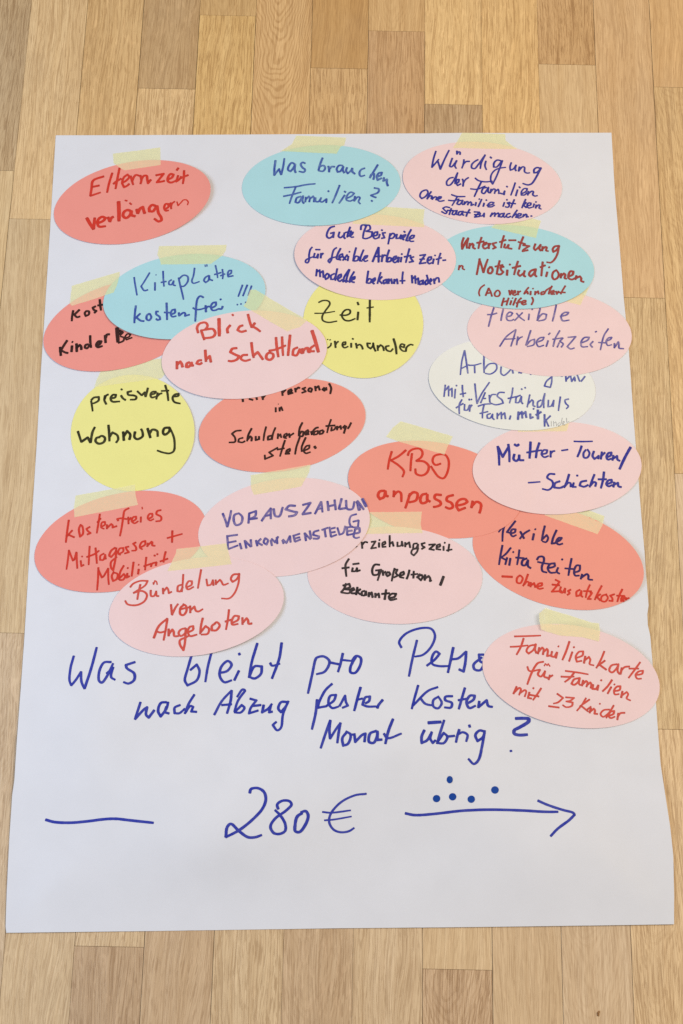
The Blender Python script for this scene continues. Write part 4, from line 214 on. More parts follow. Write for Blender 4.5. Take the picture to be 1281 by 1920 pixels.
  ('blue', '28 -73 -2361 -119 -2500 -168 -2661;28 -73 -2361 -80 -2460 -72 -2561;28 -72 -2561 -11 -2458 36 -2388;28 36 -2388 19 -2497 7 -2604;28 107 -2485 59 -2554 71 -2632 120 -2612 147 -2514 97 -2479;28 137 -2514 187 -2513;28 186 -2503 198 -2591 275 -2511 304 -2500 296 -2589;28 422 -2469 354 -2499 345 -2588 394 -2596 433 -2508 432 -2478 433 -2566 482 -2561;28 598 -2337 550 -2466 518 -2603;28 501 -2496 541 -2544 688 -2492;28 934 -2448 905 -2517 905 -2586 964 -2555 1013 -2466;28 1013 -2466 997 -2535 1023 -2583 1053 -2553;39 974 -2369 1112 -2356;28 1147 -2336 1102 -2474 1068 -2588;28 1072 -2572 1141 -2473 1180 -2512 1141 -2581 1072 -2582;28 1171 -2512 1259 -2500;28 1309 -2431 1285 -2509 1273 -2568;28 1299 -2480 1348 -2459 1397 -2487 1383 -2556;28 1418 -2379 1423 -2403;28 1585 -2444 1526 -2436 1482 -2486 1505 -2548 1564 -2504 1585 -2435;28 1581 -2454 1553 -2601 1513 -2748 1463 -2791 1405 -2740'),
  ('blue', '37 1918 -2295 1999 -2291 2064 -2292;37 2064 -2292 2058 -2324 1976 -2380 1900 -2419;37 1900 -2422 1902 -2456 1953 -2471 2044 -2464;26 1863 -2636 1865 -2649'),
  ('blue', '30 -3047 -3459 -2953 -3481 -2774 -3485 -2596 -3467 -2419 -3443 -2300 -3437 -2150 -3450 -1902 -3472'),
  ('blue', '30 -904 -3146 -893 -3106 -826 -3093 -757 -3129 -732 -3202 -759 -3298 -852 -3409 -996 -3529 -1134 -3604;30 -1134 -3604 -1124 -3502 -1088 -3468 -995 -3543 -904 -3599 -829 -3598 -763 -3575;30 -598 -3306 -610 -3258 -559 -3220 -484 -3222 -461 -3255 -511 -3315 -628 -3405 -673 -3486 -638 -3550 -578 -3559 -519 -3526 -522 -3453 -577 -3367 -631 -3317;30 -346 -3340 -397 -3378 -417 -3466 -412 -3527 -370 -3535 -312 -3464 -282 -3368 -309 -3321 -361 -3333;23 324 -3128 204 -3146 56 -3222 -47 -3342 -60 -3429 -13 -3501 62 -3526 151 -3512 202 -3479;21 -134 -3324 -47 -3330 162 -3301;21 -112 -3409 -16 -3399 171 -3363'),
  ('blue', '29 738 -3318 834 -3334 1024 -3320 1341 -3279 1658 -3262 1975 -3264 2213 -3272 2348 -3269;29 2139 -3157 2246 -3201 2404 -3249 2506 -3274 2526 -3293;29 2526 -3293 2464 -3352 2335 -3447 2262 -3521'),
 ],
}
SHEET = '-3616 4764 -2334 4800 -364 4857 951 4900 1346 4916 2269 4938 3238 4966 3247 4172 3279 3344 3297 2761 3330 2081 3353 1135 3387 26 3404 -391 3416 -1014 3399 -1111 3400 -1231 3423 -1356 3450 -2060 3466 -2757 3498 -3086 3530 -3389 3551 -3689 3542 -4098 3527 -4379 2622 -4410 1519 -4446 87 -4487 -1780 -4551 -3358 -4601 -3371 -4538 -3392 -4179 -3415 -3624 -3422 -3212 -3411 -3050 -3428 -2418 -3445 -1544 -3474 -584 -3494 298 -3504 709 -3533 1602 -3551 2402 -3580 3497 -3605 4348'
DOTS = ['1106 -3159 1105 -3168 1102 -3176 1097 -3183 1091 -3189 1084 -3194 1075 -3196 1066 -3198 1058 -3197 1049 -3194 1042 -3190 1035 -3184 1031 -3177 1028 -3169 1027 -3161 1028 -3153 1031 -3145 1035 -3138 1042 -3131 1049 -3127 1058 -3124 1066 -3123 1075 -3124 1084 -3126 1091 -3130 1097 -3136 1102 -3143 1105 -3151',
 '1276 -3137 1275 -3146 1272 -3154 1267 -3161 1261 -3167 1254 -3172 1245 -3175 1236 -3176 1228 -3175 1219 -3173 1212 -3168 1205 -3162 1201 -3155 1198 -3147 1197 -3139 1198 -3130 1201 -3122 1205 -3115 1212 -3109 1219 -3104 1228 -3101 1237 -3100 1245 -3101 1254 -3103 1261 -3108 1268 -3114 1272 -3121 1275 -3129',
 '1473 -3158 1472 -3167 1469 -3175 1464 -3182 1458 -3188 1450 -3193 1442 -3196 1433 -3197 1424 -3196 1416 -3194 1409 -3189 1402 -3183 1398 -3176 1395 -3168 1394 -3160 1395 -3151 1398 -3143 1403 -3136 1409 -3130 1417 -3125 1425 -3122 1434 -3121 1443 -3121 1451 -3124 1459 -3129 1465 -3134 1469 -3142 1472 -3150',
 '1727 -3056 1725 -3065 1722 -3073 1717 -3081 1711 -3087 1703 -3092 1694 -3095 1685 -3096 1676 -3095 1668 -3092 1660 -3088 1654 -3082 1649 -3075 1646 -3066 1645 -3058 1646 -3049 1650 -3041 1654 -3033 1661 -3027 1669 -3022 1677 -3019 1686 -3018 1695 -3019 1704 -3021 1712 -3026 1718 -3032 1723 -3039 1726 -3047',
 '1238 -2961 1237 -2969 1235 -2978 1231 -2985 1226 -2991 1219 -2995 1212 -2998 1205 -2999 1198 -2999 1191 -2996 1185 -2992 1180 -2986 1176 -2979 1173 -2971 1173 -2962 1173 -2954 1176 -2946 1180 -2939 1185 -2933 1191 -2928 1198 -2925 1205 -2924 1213 -2925 1220 -2927 1226 -2932 1231 -2938 1235 -2945 1237 -2953']
JOINTS = {-8: [0.4263], -7: [0.361, -0.1466], -5: [0.5465, -0.4716], -4: [0.6556], -2: [0.5811], -1: [0.6374], 0: [0.5323, -0.4868], 2: [0.5936], 3: [0.2736, -0.2369], 4: [0.5638, 0.0542]}


def pts(s):
    a = np.array(list(map(float, s.split()))) * 1e-4
    return a.reshape(-1, 2)


# ------------------------------------------------------------------ helpers
def s2l(c):
    return tuple(((v / 255) / 12.92 if v / 255 <= 0.04045 else ((v / 255 + 0.055) / 1.055) ** 2.4) for v in c)


def tag(o, label, cat, group=None):
    o['label'] = label
    o['category'] = cat
    if group:
        o['group'] = group
    return o


def link(name, me, mat=None, parent=None):
    o = bpy.data.objects.new(name, me)
    scene.collection.objects.link(o)
    if mat:
        me.materials.append(mat)
    if parent:
        o.parent = parent
    return o


class NT:
    def __init__(self, name):
        self.m = bpy.data.materials.new(name)
        self.m.use_nodes = True
        self.t = self.m.node_tree
        self.t.nodes.clear()
        self.out = self.t.nodes.new('ShaderNodeOutputMaterial')

    def n(self, kind, **kw):
        nd = self.t.nodes.new('ShaderNode' + kind)
        for k, v in kw.items():
            setattr(nd, k, v)
        return nd

    def set(self, sock, v):
        if isinstance(v, bpy.types.NodeSocket):
            self.t.links.new(v, sock)
        else:
            sock.default_value = v

    def math(self, op, a, b=0.0, clamp=False):
        nd = self.n('Math', operation=op, use_clamp=clamp)
        self.set(nd.inputs[0], a)
        self.set(nd.inputs[1], b)
        return nd.outputs[0]

    def noise(self, vec, scale, detail=2.0, rough=0.5, dist=0.0):
        nd = self.n('TexNoise')
        if vec is not None:
            self.set(nd.inputs['Vector'], vec)
        nd.inputs['Scale'].default_value = scale
        nd.inputs['Detail'].default_value = detail
        nd.inputs['Roughness'].default_value = rough
        nd.inputs['Distortion'].default_value = dist
        return nd.outputs['Fac']

    def ramp(self, fac, a, b, va=0.0, vb=1.0):
        nd = self.n('MapRange')
        nd.interpolation_type = 'SMOOTHSTEP'
        self.set(nd.inputs['Value'], fac)
        nd.inputs['From Min'].default_value = a
        nd.inputs['From Max'].default_value = b
        nd.inputs['To Min'].default_value = va
        nd.inputs['To Max'].default_value = vb
        return nd.outputs['Result']

    def mix(self, fac, a, b, blend='MIX'):
        nd = self.n('Mix', data_type='RGBA', blend_type=blend)
        self.set(nd.inputs['Factor'], fac)
        self.set(nd.inputs[6], a if isinstance(a, bpy.types.NodeSocket) else (*a[:3], 1))
        self.set(nd.inputs[7], b if isinstance(b, bpy.types.NodeSocket) else (*b[:3], 1))
        return nd.outputs[2]

    def mapping(self, vec, scale=(1, 1, 1), rot=(0, 0, 0)):
        nd = self.n('Mapping')
        self.set(nd.inputs['Vector'], vec)
        nd.inputs['Scale'].default_value = scale
        nd.inputs['Rotation'].default_value = rot
        return nd.outputs[0]

    def principled(self, col, rough, spec=0.5, bump=None, bdist=0.0001, bstr=1.0):
        p = self.n('BsdfPrincipled')
        self.set(p.inputs['Base Color'], col if isinstance(col, bpy.types.NodeSocket) else (*col[:3], 1))
        self.set(p.inputs['Roughness'], rough)
        self.set(p.inputs['Specular IOR Level'], spec)
        if bump is not None:
            b = self.n('Bump')
            b.inputs['Distance'].default_value = bdist
            b.inputs['Strength'].default_value = bstr
            self.set(b.inputs['Height'], bump)
            self.t.links.new(b.outputs[0], p.inputs['Normal'])
        return p.outputs[0]

    def done(self, sh):
        self.t.links.new(sh, self.out.inputs['Surface'])
        return self.m


def scale3(c, k):
    return tuple(v * k for v in c)


def paper_mat(name, col, speck=0.5, rough=0.75):
    t = NT(name)
    co = t.n('TexCoord').outputs['Object']
    fine = t.noise(co, 900, 3, 0.7)
    cloud = t.noise(co, 22, 3, 0.55)
    fibre = t.noise(t.mapping(co, (1, 1, 1)), 2600, 2, 0.6)
    k = t.math('ADD', t.math('MULTIPLY', t.math('SUBTRACT', fine, 0.5), 0.17 * speck),
               t.math('MULTIPLY', t.math('SUBTRACT', cloud, 0.5), 0.09))
    k = t.math('ADD', k, 1.0)
    mul = t.n('VectorMath', operation='SCALE')
    mul.inputs[0].default_value = col
    t.set(mul.inputs['Scale'], k)
    h = t.math('ADD', fine, t.math('MULTIPLY', fibre, 0.6))
    return t.done(t.principled(mul.outputs[0], rough, 0.25, h, 0.00006, 0.6))


def ink_mat(name, col, under, dry=0.0):
    """marker ink soaked into the card: felt streaks run along each stroke"""
    t = NT(name)
    uv = t.n('UVMap', uv_map='stroke').outputs[0]
    rnd = t.n('UVMap', uv_map='rnd').outputs[0]
    sep = t.n('SeparateXYZ')
    t.set(sep.inputs[0], rnd)
    st = t.noise(t.mapping(uv, (0.10, 2.6, 1)), 1.0, 3, 0.6)
    blot = t.noise(t.n('TexCoord').outputs['Object'], 160, 2, 0.5)
    if dry > 0:
        patch = t.ramp(blot, 0.38, 0.66)
        f = t.math('MULTIPLY', t.ramp(st, 0.40, 0.64), dry)
        f = t.math('MULTIPLY', f, t.math('ADD', t.math('MULTIPLY', patch, 0.65), 0.5), True)
        f = t.math('ADD', f, 0.05)
    else:
        f = t.math('MULTIPLY', t.ramp(st, 0.35, 0.75), 0.035)
        f = t.math('ADD', f, t.math('MULTIPLY', t.ramp(blot, 0.35, 0.7), 0.025))
        f = t.math('ADD', f, t.math('MULTIPLY', sep.outputs[0], 0.02))
    c = t.mix(f, col, under)
    c = t.mix(t.math('MULTIPLY', sep.outputs[1], 0.45), c, t.mix(1.0, c, (0.62, 0.62, 0.72), 'MULTIPLY'))
    return t.done(t.principled(c, 0.65, 0.12))


TRANS = {'red': (0.74, 0.115, 0.075), 'darkred': (0.80, 0.060, 0.042), 'blue': (0.022, 0.040, 0.45),
         'black': (0.022, 0.022, 0.024), 'pencil': (0.42, 0.42, 0.45)}
_inks = {}


def get_ink(kind, paper, pname, dry):
    key = (kind, pname, dry)
    if key not in _inks:
        col = tuple(a * b for a, b in zip(TRANS[kind], paper))
        _inks[key] = ink_mat('%s ink on %s' % (kind, pname), col, paper, dry)
    return _inks[key]


# ------------------------------------------------------------------ height field the papers are draped over
X0, Y0, GN, GM, RES = -0.47, -0.60, 940, 1220, 0.001


def sheet_h(x, y):
    """the big sheet was rolled once: it lies in long shallow waves, a few edges stand up a little"""
    xl = -0.3489 - 0.0277 * y
    xr = 0.3383 - 0.0304 * y
    d = np.minimum(np.minimum(x - xl, xr - x), np.minimum(y + 0.449 - 0.03 * x, 0.487 + 0.03 * x - y))
    k = np.clip(d / 0.10, 0, 1)
    k = k * k * (3 - 2 * k)
    h = (2.5 + 1.15 * np.sin(x * 11 + 1.0 + 1.1 * np.sin(y * 5.0)) + 1.15 * np.sin(y * 15 + 2.2 * np.sin(x * 5.0) + 0.5)
         + 0.30 * np.sin(y * 31 - x * 17 + 1.5 * np.sin(x * 9)) + 0.12 * np.sin(x * 57 + y * 23)) * 1e-3
    b = np.clip((-y - 0.12) / 0.15, 0, 1)
    h = h + b * 4.2e-3 * (np.sin(x * 19 + 0.6) * np.sin(y * 24 + 1.1) + 0.8 * np.sin(x * 9 - y * 21 + 2.0)) + b * 5.0e-3
    h = 0.0005 + h * (0.12 + 0.88 * k)
    h = h + 0.0022 * np.exp(-((y + 0.285) / 0.05) ** 2) * np.clip((-x - 0.20) / 0.12, 0, 1) ** 2
    h = h + 0.0034 * np.exp(-((y + 0.33) / 0.06) ** 2) * np.clip((x - 0.24) / 0.10, 0, 1) ** 2
    h = h + 0.0020 * np.exp(-((y + 0.10) / 0.03) ** 2) * np.clip((x - 0.28) / 0.06, 0, 1) ** 2
    return np.maximum(h, 0.0004)


gx = X0 + np.arange(GN) * RES
gy = Y0 + np.arange(GM) * RES
GX, GY = np.meshgrid(gx, gy)
SH = sheet_h(GX, GY)
H = SH.copy()


def inside(poly, X, Y):
    res = np.zeros(X.shape, bool)
    n = len(poly)
    for i in range(n):
        x1, y1 = poly[i]
        x2, y2 = poly[(i + 1) % n]
        if y1 == y2:
            continue
        c = ((y1 > Y) != (y2 > Y)) & (X < (x2 - x1) * (Y - y1) / (y2 - y1) + x1)
        res ^= c
    return res


def shifted(a, k, ax):
    return np.roll(a, k, ax)


def maxf(a, r):
    for ax in (0, 1):
        b = a.copy()
        for k in range(-r, r + 1):
            b = np.maximum(b, shifted(a, k, ax))
        a = b
    return a


def boxf(a, r):
    for ax in (0, 1):
        b = np.zeros_like(a)
        for k in range(-r, r + 1):
            b += shifted(a, k, ax)
        a = b / (2 * r + 1)
    return a


class Drape:
    """top surface height of a thin sheet laid over everything placed before it"""

    def __init__(self, poly, r, gap, thick, lift=None):
        mg = 2 * r + 4
        i0 = max(0, int((poly[:, 0].min() - X0) / RES) - mg)
        i1 = min(GN, int((poly[:, 0].max() - X0) / RES) + mg)
        j0 = max(0, int((poly[:, 1].min() - Y0) / RES) - mg)
        j1 = min(GM, int((poly[:, 1].max() - Y0) / RES) + mg)
        X, Y = GX[j0:j1, i0:i1], GY[j0:j1, i0:i1]
        m = inside(poly, X, Y)
        near = maxf(m.astype(float), 2) > 0.5
        sub = np.where(near, H[j0:j1, i0:i1], SH[j0:j1, i0:i1])
        z = boxf(boxf(maxf(sub, r), max(1, r // 2)), max(1, r // 2)) + gap
        if lift is not None:
            z = z + lift(X, Y)
        self.z = z + thick
        self.i0, self.j0 = i0, j0
        win = H[j0:j1, i0:i1]
        win[m] = np.maximum(win[m], self.z[m])

    def __call__(self, x, y):
        a = (x - X0) / RES - self.i0
        b = (y - Y0) / RES - self.j0
        n, mm = self.z.shape
        i = int(min(max(a, 0), mm - 2))
        j = int(min(max(b, 0), n - 2))
        fa = min(max(a - i, 0), 1)
        fb = min(max(b - j, 0), 1)
        z = self.z
        return float((z[j, i] * (1 - fa) + z[j, i + 1] * fa) * (1 - fb) + (z[j + 1, i] * (1 - fa) + z[j + 1, i + 1] * fa) * fb)


def fill(poly, step, jit=0.15):
    """triangulated inside of an outline, with inner points so that it can bend"""
    xs = np.arange(poly[:, 0].min() + step * 0.5, poly[:, 0].max(), step)
    ys = np.arange(poly[:, 1].min() + step * 0.5, poly[:, 1].max(), step)
    X, Y = np.meshgrid(xs, ys)
    X = X + (np.random.RandomState(3).rand(*X.shape) - .5) * step * jit
    Y = Y + (np.random.RandomState(4).rand(*X.shape) - .5) * step * jit
    m = inside(poly, X, Y)
    # keep clear of the outline
    P = np.stack([X[m], Y[m]], 1)
    seg_a = poly
    seg_b = np.roll(poly, -1, 0)
    d = np.full(len(P), 1e9)
    for a, b in zip(seg_a, seg_b):
        ab = b - a
        t = np.clip(((P - a) @ ab) / max(ab @ ab, 1e-12), 0, 1)
        d = np.minimum(d, np.hypot(*(P - a - t[:, None] * ab).T))
    P = P[d > step * 0.35]
    verts = [Vector(p) for p in poly] + [Vector(p) for p in P]
    n = len(poly)
    edges = [(i, (i + 1) % n) for i in range(n)]
    v, e, f, ov, oe, of = delaunay_2d_cdt(verts, edges, [], 1, 1e-7)
    return [(p.x, p.y) for p in v], f


def sheet_mesh(name, poly, step, zf, thick):
    v2, f2 = fill(poly, step)
    n = len(v2)
    verts = [(x, y, zf(x, y)) for x, y in v2]
    faces = []
    cnt = {}
    for f in f2:
        a = sum(v2[f[i]][0] * v2[f[(i + 1) % len(f)]][1] - v2[f[(i + 1) % len(f)]][0] * v2[f[i]][1] for i in range(len(f)))
        f = list(f) if a > 0 else list(f)[::-1]
        faces.append(f)
        for i in range(len(f)):
            cnt[(f[i], f[(i + 1) % len(f)])] = 1
    if thick:
        verts += [(x, y, z - thick) for x, y, z in verts]
        top = list(faces)
        faces += [[i + n for i in f][::-1] for f in top]
        faces += [[b, a, a + n, b + n] for (a, b) in cnt if (b, a) not in cnt]
    me = bpy.data.meshes.new(name)
    me.from_pydata(verts, [], faces)
    for i, p in enumerate(me.polygons):
        p.use_smooth = i < (2 * len(f2))
    me.update()
    if thick:
        key = {}
        for e in me.edges:
            a, b = e.vertices
            key[(min(a, b), max(a, b))] = e.index
        rim = [e for e in cnt if (e[1], e[0]) not in cnt]
        for a, b in rim:
            me.edges[key[(min(a, b), max(a, b))]].use_edge_sharp = True
            me.edges[key[(min(a, b) + n, max(a, b) + n)]].use_edge_sharp = True
    return me


def densify(poly, step, amp=0.0, seed=0):
    rs = random.Random(seed)
    out = []
    n = len(poly)
    for i in range(n):
        a, b = poly[i], poly[(i + 1) % n]
        L = np.hypot(*(b - a))
        k = max(1, int(L / step))
        for j in range(k):
            p = a + (b - a) * j / k
            out.append((p[0] + rs.uniform(-amp, amp), p[1] + rs.uniform(-amp, amp)))
    return np.array(out)


# ------------------------------------------------------------------ handwriting
def catmull(P, sub):
    if len(P) < 3:
        n = max(2, int(np.hypot(*(P[1] - P[0])) / 0.003))
        return [P[0] + (P[-1] - P[0]) * i / n for i in range(n + 1)]
    out = []
    n = len(P)
    for i in range(n - 1):
        p1, p2 = P[i], P[i + 1]
        p0 = P[i - 1] if i > 0 else 2 * p1 - p2
        p3 = P[i + 2] if i + 2 < n else 2 * p2 - p1
        t0 = 0.0
        d = lambda a, b: max(np.hypot(*(b - a)), 1e-6) ** 0.5
        t1 = t0 + d(p0, p1)
        t2 = t1 + d(p1, p2)
        t3 = t2 + d(p2, p3)
        for k in range(sub):
            t = t1 + (t2 - t1) * k / sub
            A1 = (t1 - t) / (t1 - t0) * p0 + (t - t0) / (t1 - t0) * p1
            A2 = (t2 - t) / (t2 - t1) * p1 + (t - t1) / (t2 - t1) * p2
            A3 = (t3 - t) / (t3 - t2) * p2 + (t - t2) / (t3 - t2) * p3
            B1 = (t2 - t) / (t2 - t0) * A1 + (t - t0) / (t2 - t0) * A2
            B2 = (t3 - t) / (t3 - t1) * A2 + (t - t1) / (t3 - t1) * A3
            out.append((t2 - t) / (t2 - t1) * B1 + (t - t1) / (t2 - t1) * B2)
    out.append(P[-1])
    return out


def split_corners(P):
    parts, cur = [], [P[0]]
    for i in range(1, len(P)):
        cur.append(P[i])
        if i < len(P) - 1:
            a, b = P[i] - P[i - 1], P[i + 1] - P[i]
            c = (a @ b) / max(np.hypot(*a) * np.hypot(*b), 1e-12)
            if c < 0.05:
                parts.append(cur)
                cur = [P[i]]
    parts.append(cur)
    return parts


def writing(name, text, zf, mat, parent, fat=1.02):
    V, F, UV, RN = [], [], [], []
    rs = random.Random(len(text))
    lay = 0
    for st in text.split(';'):
        a = list(map(float, st.split()))
        hw = a[0] * 1e-4 * 0.5 * fat
        P = np.array(a[1:]).reshape(-1, 2) * 1e-4
        r = rs.random()
        press = rs.uniform(0.94, 1.06)
        parts = split_corners(list(P)) if len(P) > 1 else [list(P)]
        for ip, part in enumerate(parts):
            lay += 1
            base = 0.00012 + (lay % 16) * 0.000006
            if len(part) < 2:
                part = [part[0], part[0] + np.array([hw * 0.5, 0])]
            C = catmull(part, 6)
            L = np.array([0] + list(np.cumsum([np.hypot(*(C[i + 1] - C[i])) for i in range(len(C) - 1)])))
            rows = []
            u0 = rs.uniform(0, 500)
            m = len(C)

            def frame(i):
                t = C[min(i + 1, m - 1)] - C[max(i - 1, 0)]
                t = t / max(np.hypot(*t), 1e-9)
                return t, np.array([-t[1], t[0]])

            def add(p, u, v, k):
                dd = min(u - u0 + (0.03 if ip > 0 else 0), u0 + L[-1] - u + (0.03 if ip < len(parts) - 1 else 0))
                ep = math.exp(-max(dd, 0) / 0.0016)
                V.append((p[0], p[1], zf(p[0], p[1]) + base + min(k * 3e-7, 6e-5)))
                UV.append((u * 1000, v * hw * 1000))
                RN.append((r, ep))
                return len(V) - 1

            for i in range(m):
                t, nn = frame(i)
                ww = hw * press * math.hypot(1.06 * nn[0], 0.93 * nn[1])
                q = L[i] * 900 + u0
                if L[-1] > 0.012:
                    ww *= 1 - 0.16 * (ip == len(parts) - 1) * math.exp(-(L[-1] - L[i]) / 0.004)
                ww *= 1 + 0.09 * mnoise.noise((q * 0.35, r * 50, 0)) + 0.05 * mnoise.noise((q * 1.3, r * 50, 4))
                jl = 1 + 0.05 * mnoise.noise((q * 0.9, 7.3, r * 31))
                rows.append((add(C[i] + nn * ww * jl, L[i] + u0, 1, i), add(C[i], L[i] + u0, 0, i), add(C[i] - nn * ww / jl, L[i] + u0, -1, i)))
            for (a0, b0, c0), (a1, b1, c1) in zip(rows, rows[1:]):
                F.append((b0, b1, a1, a0))
                F.append((c0, c1, b1, b0))
            for end, sgn in ((0, -1), (m - 1, 1)):
                t, nn = frame(end)
                ww = hw * press * math.hypot(1.06 * nn[0], 0.93 * nn[1])
                ids = []
                full = 0.42 if (ip == 0 and end == 0) or (ip == len(parts) - 1 and end > 0) else 0.95
                K = 6
                for k in range(1, K):
                    an = math.pi * k / K
                    p = C[end] + nn * ww * math.cos(an) + t * sgn * ww * full * math.sin(an)
                    ids.append(add(p, L[end] + u0, math.cos(an), end))
                ring = [rows[end][0]] + ids + [rows[end][2]]
                for k in range(len(ring) - 1):
                    tri = (rows[end][1], ring[k], ring[k + 1])
                    F.append(tri if sgn < 0 else tri[::-1])
    me = bpy.data.meshes.new(name)
    me.from_pydata(V, [], F)
    u1 = me.uv_layers.new(name='stroke')
    u2 = me.uv_layers.new(name='rnd')
    idx = np.zeros(len(me.loops), dtype=np.int32)
    me.loops.foreach_get('vertex_index', idx)
    u1.data.foreach_set('uv', np.array(UV, dtype=np.float32)[idx].ravel())
    u2.data.foreach_set('uv', np.array(RN, dtype=np.float32)[idx].ravel())
    # all faces look up
    me.update()
    flip = [p.index for p in me.polygons if p.normal.z < 0]
    if flip:
        import bmesh
        bm = bmesh.new()
        bm.from_mesh(me)
        bm.faces.ensure_lookup_table()
        bmesh.ops.reverse_faces(bm, faces=[bm.faces[i] for i in flip])
        bm.to_mesh(me)
        bm.free()
    for p in me.polygons:
        p.use_smooth = True
    return link(name, me, mat, parent)


# ------------------------------------------------------------------ oak strip floor
def floor_material():
    t = NT('oak strip parquet')
    tone = t.n('VertexColor', layer_name='tone').outputs['Color']
    uvl = t.n('UVMap', uv_map='plank').outputs[0]      # x: -1..1 across the strip, y: metres along it
    rnd = t.n('UVMap', uv_map='rnd').outputs[0]        # x: random, y: figure (0 straight, 1 cathedral)
    sr = t.n('SeparateXYZ'); t.set(sr.inputs[0], rnd)
    su = t.n('SeparateXYZ'); t.set(su.inputs[0], uvl)
    r, fig = sr.outputs[0], sr.outputs[1]
    cx = t.n('CombineXYZ')
    # a slow sideways drift makes the grain lean and wander
    wob = t.noise(t.mapping(uvl, (0.6, 3.4, 1)), 1.0, 2, 0.5)
    lean = t.math('MULTIPLY', t.math('SUBTRACT', r, 0.5), 2.6)
    gxv = t.math('ADD', su.outputs[0], t.math('MULTIPLY', t.math('SUBTRACT', wob, 0.5), 0.9))
    gxv = t.math('ADD', gxv, t.math('MULTIPLY', su.outputs[1], lean))
    t.set(cx.inputs[0], t.math('MULTIPLY', gxv, 0.036))
    t.set(cx.inputs[1], su.outputs[1])
    t.set(cx.inputs[2], t.math('MULTIPLY', r, 37.0))
    g = cx.outputs[0]
    pores = t.noise(t.mapping(g, (500, 7, 1)), 1.0, 4, 0.72)
    fine = t.noise(t.mapping(g, (1500, 30, 1)), 1.0, 3, 0.7)
    bands = t.noise(t.mapping(g, (130, 2.5, 1)), 1.0, 2, 0.5)
    broad = t.noise(t.mapping(g, (26, 3.2, 1)), 1.0, 2, 0.5)
    # cathedral figure: nested arches
    ax = t.math('MULTIPLY', gxv, gxv)
    cn = t.noise(t.mapping(uvl, (0.9, 16, 1)), 1.0, 2, 0.5)
    ux = t.math('ADD', su.outputs[0], t.math('MULTIPLY', t.math('SUBTRACT', wob, 0.5), 0.5))
    ax = t.math('POWER', t.math('ABSOLUTE', t.math('ADD', ux, 0.22)), 1.7)
    arch = t.math('ADD', t.math('MULTIPLY', su.outputs[1], 7.5), t.math('MULTIPLY', ax, -1.0))
    arch = t.math('ADD', arch, t.math('MULTIPLY', cn, 0.8))
    arch = t.math('ADD', arch, t.math('MULTIPLY', r, 9.0))
    rings = t.math('SINE', t.math('MULTIPLY', arch, 50.0))
    rings = t.math('MULTIPLY', t.ramp(rings, -0.2, 1.0), t.ramp(fine, 0.3, 0.6, 0.55, 1.0))
    rings = t.math('MULTIPLY', rings, fig)
    # dark pore lines, more of them on the coarse strips
    coarse = t.ramp(t.math('FRACT', t.math('MULTIPLY', r, 7.31)), 0.0, 1.0, 0.45, 1.0)
    dark = t.math('MULTIPLY', t.ramp(pores, 0.47, 0.62), coarse)
    # short open pores, tiny dashes
    dash = t.ramp(t.noise(t.mapping(g, (760, 48, 1)), 1.0, 2, 0.6), 0.55, 0.62)
    long_dash = t.ramp(t.noise(t.mapping(g, (640, 13, 4)), 1.0, 2, 0.6), 0.54, 0.62)
    dash = t.math('MULTIPLY', t.math('MAXIMUM', dash, long_dash), coarse)
    c = t.mix(t.math('MULTIPLY', t.ramp(broad, 0.3, 0.7), 0.40), tone, t.mix(1.0, tone, (1.05, 1.08, 1.14), 'MULTIPLY'))
    c = t.mix(t.math('MULTIPLY', t.ramp(bands, 0.40, 0.64), 0.42), c, t.mix(1.0, c, (0.84, 0.78, 0.70), 'MULTIPLY'))
    c = t.mix(t.math('MULTIPLY', rings, 0.55), c, t.mix(1.0, c, (0.66, 0.56, 0.44), 'MULTIPLY'))
    c = t.mix(t.math('MULTIPLY', dark, 0.25), c, t.mix(1.0, c, (0.64, 0.56, 0.47), 'MULTIPLY'))
    c = t.mix(t.math('MULTIPLY', t.ramp(fine, 0.42, 0.60), 0.55), c, t.mix(1.0, c, (0.72, 0.66, 0.60), 'MULTIPLY'))
    c = t.mix(t.math('MULTIPLY', dash, 0.68), c, t.mix(1.0, c, (0.58, 0.49, 0.40), 'MULTIPLY'))
    # pale flecks (medullary rays) on some strips
    isf = t.ramp(t.math('FRACT', t.math('MULTIPLY', r, 3.77)), 0.55, 0.75)
    fl = t.ramp(t.noise(t.mapping(g, (170, 60, 1), (0, 0, 0.25)), 1.0, 1, 0.4, 0.6), 0.60, 0.68)
    c = t.mix(t.math('MULTIPLY', t.math('MULTIPLY', fl, isf), 0.35), c, t.mix(1.0, c, (1.25, 1.27, 1.32), 'MULTIPLY'))
    pale = t.ramp(t.noise(t.mapping(g, (620, 34, 9)), 1.0, 2, 0.6), 0.56, 0.66)
    c = t.mix(t.math('MULTIPLY', pale, 0.42), c, t.mix(1.0, c, (1.18, 1.19, 1.22), 'MULTIPLY'))
    # worn grime
    ob = t.n('TexCoord').outputs['Object']
    dirt = t.ramp(t.noise(t.mapping(ob, (5, 3, 1)), 1.0, 4, 0.6), 0.45, 0.75)
    c = t.mix(t.math('MULTIPLY', dirt, 0.16), c, s2l((168, 150, 128)))
    # knots and rays are geometry-free colour of the wood; gloss differs with wear
    rough = t.ramp(t.noise(t.mapping(ob, (40, 12, 1)), 1.0, 3, 0.6), 0.3, 0.7, 0.40, 0.56)
    h = t.math('SUBTRACT', 0.0, t.math('ADD', dark, t.math('ADD', t.math('MULTIPLY', fine, 0.5), dash)))
    return t.done(t.principled(c, rough, 0.35, h, 0.00012, 0.55))


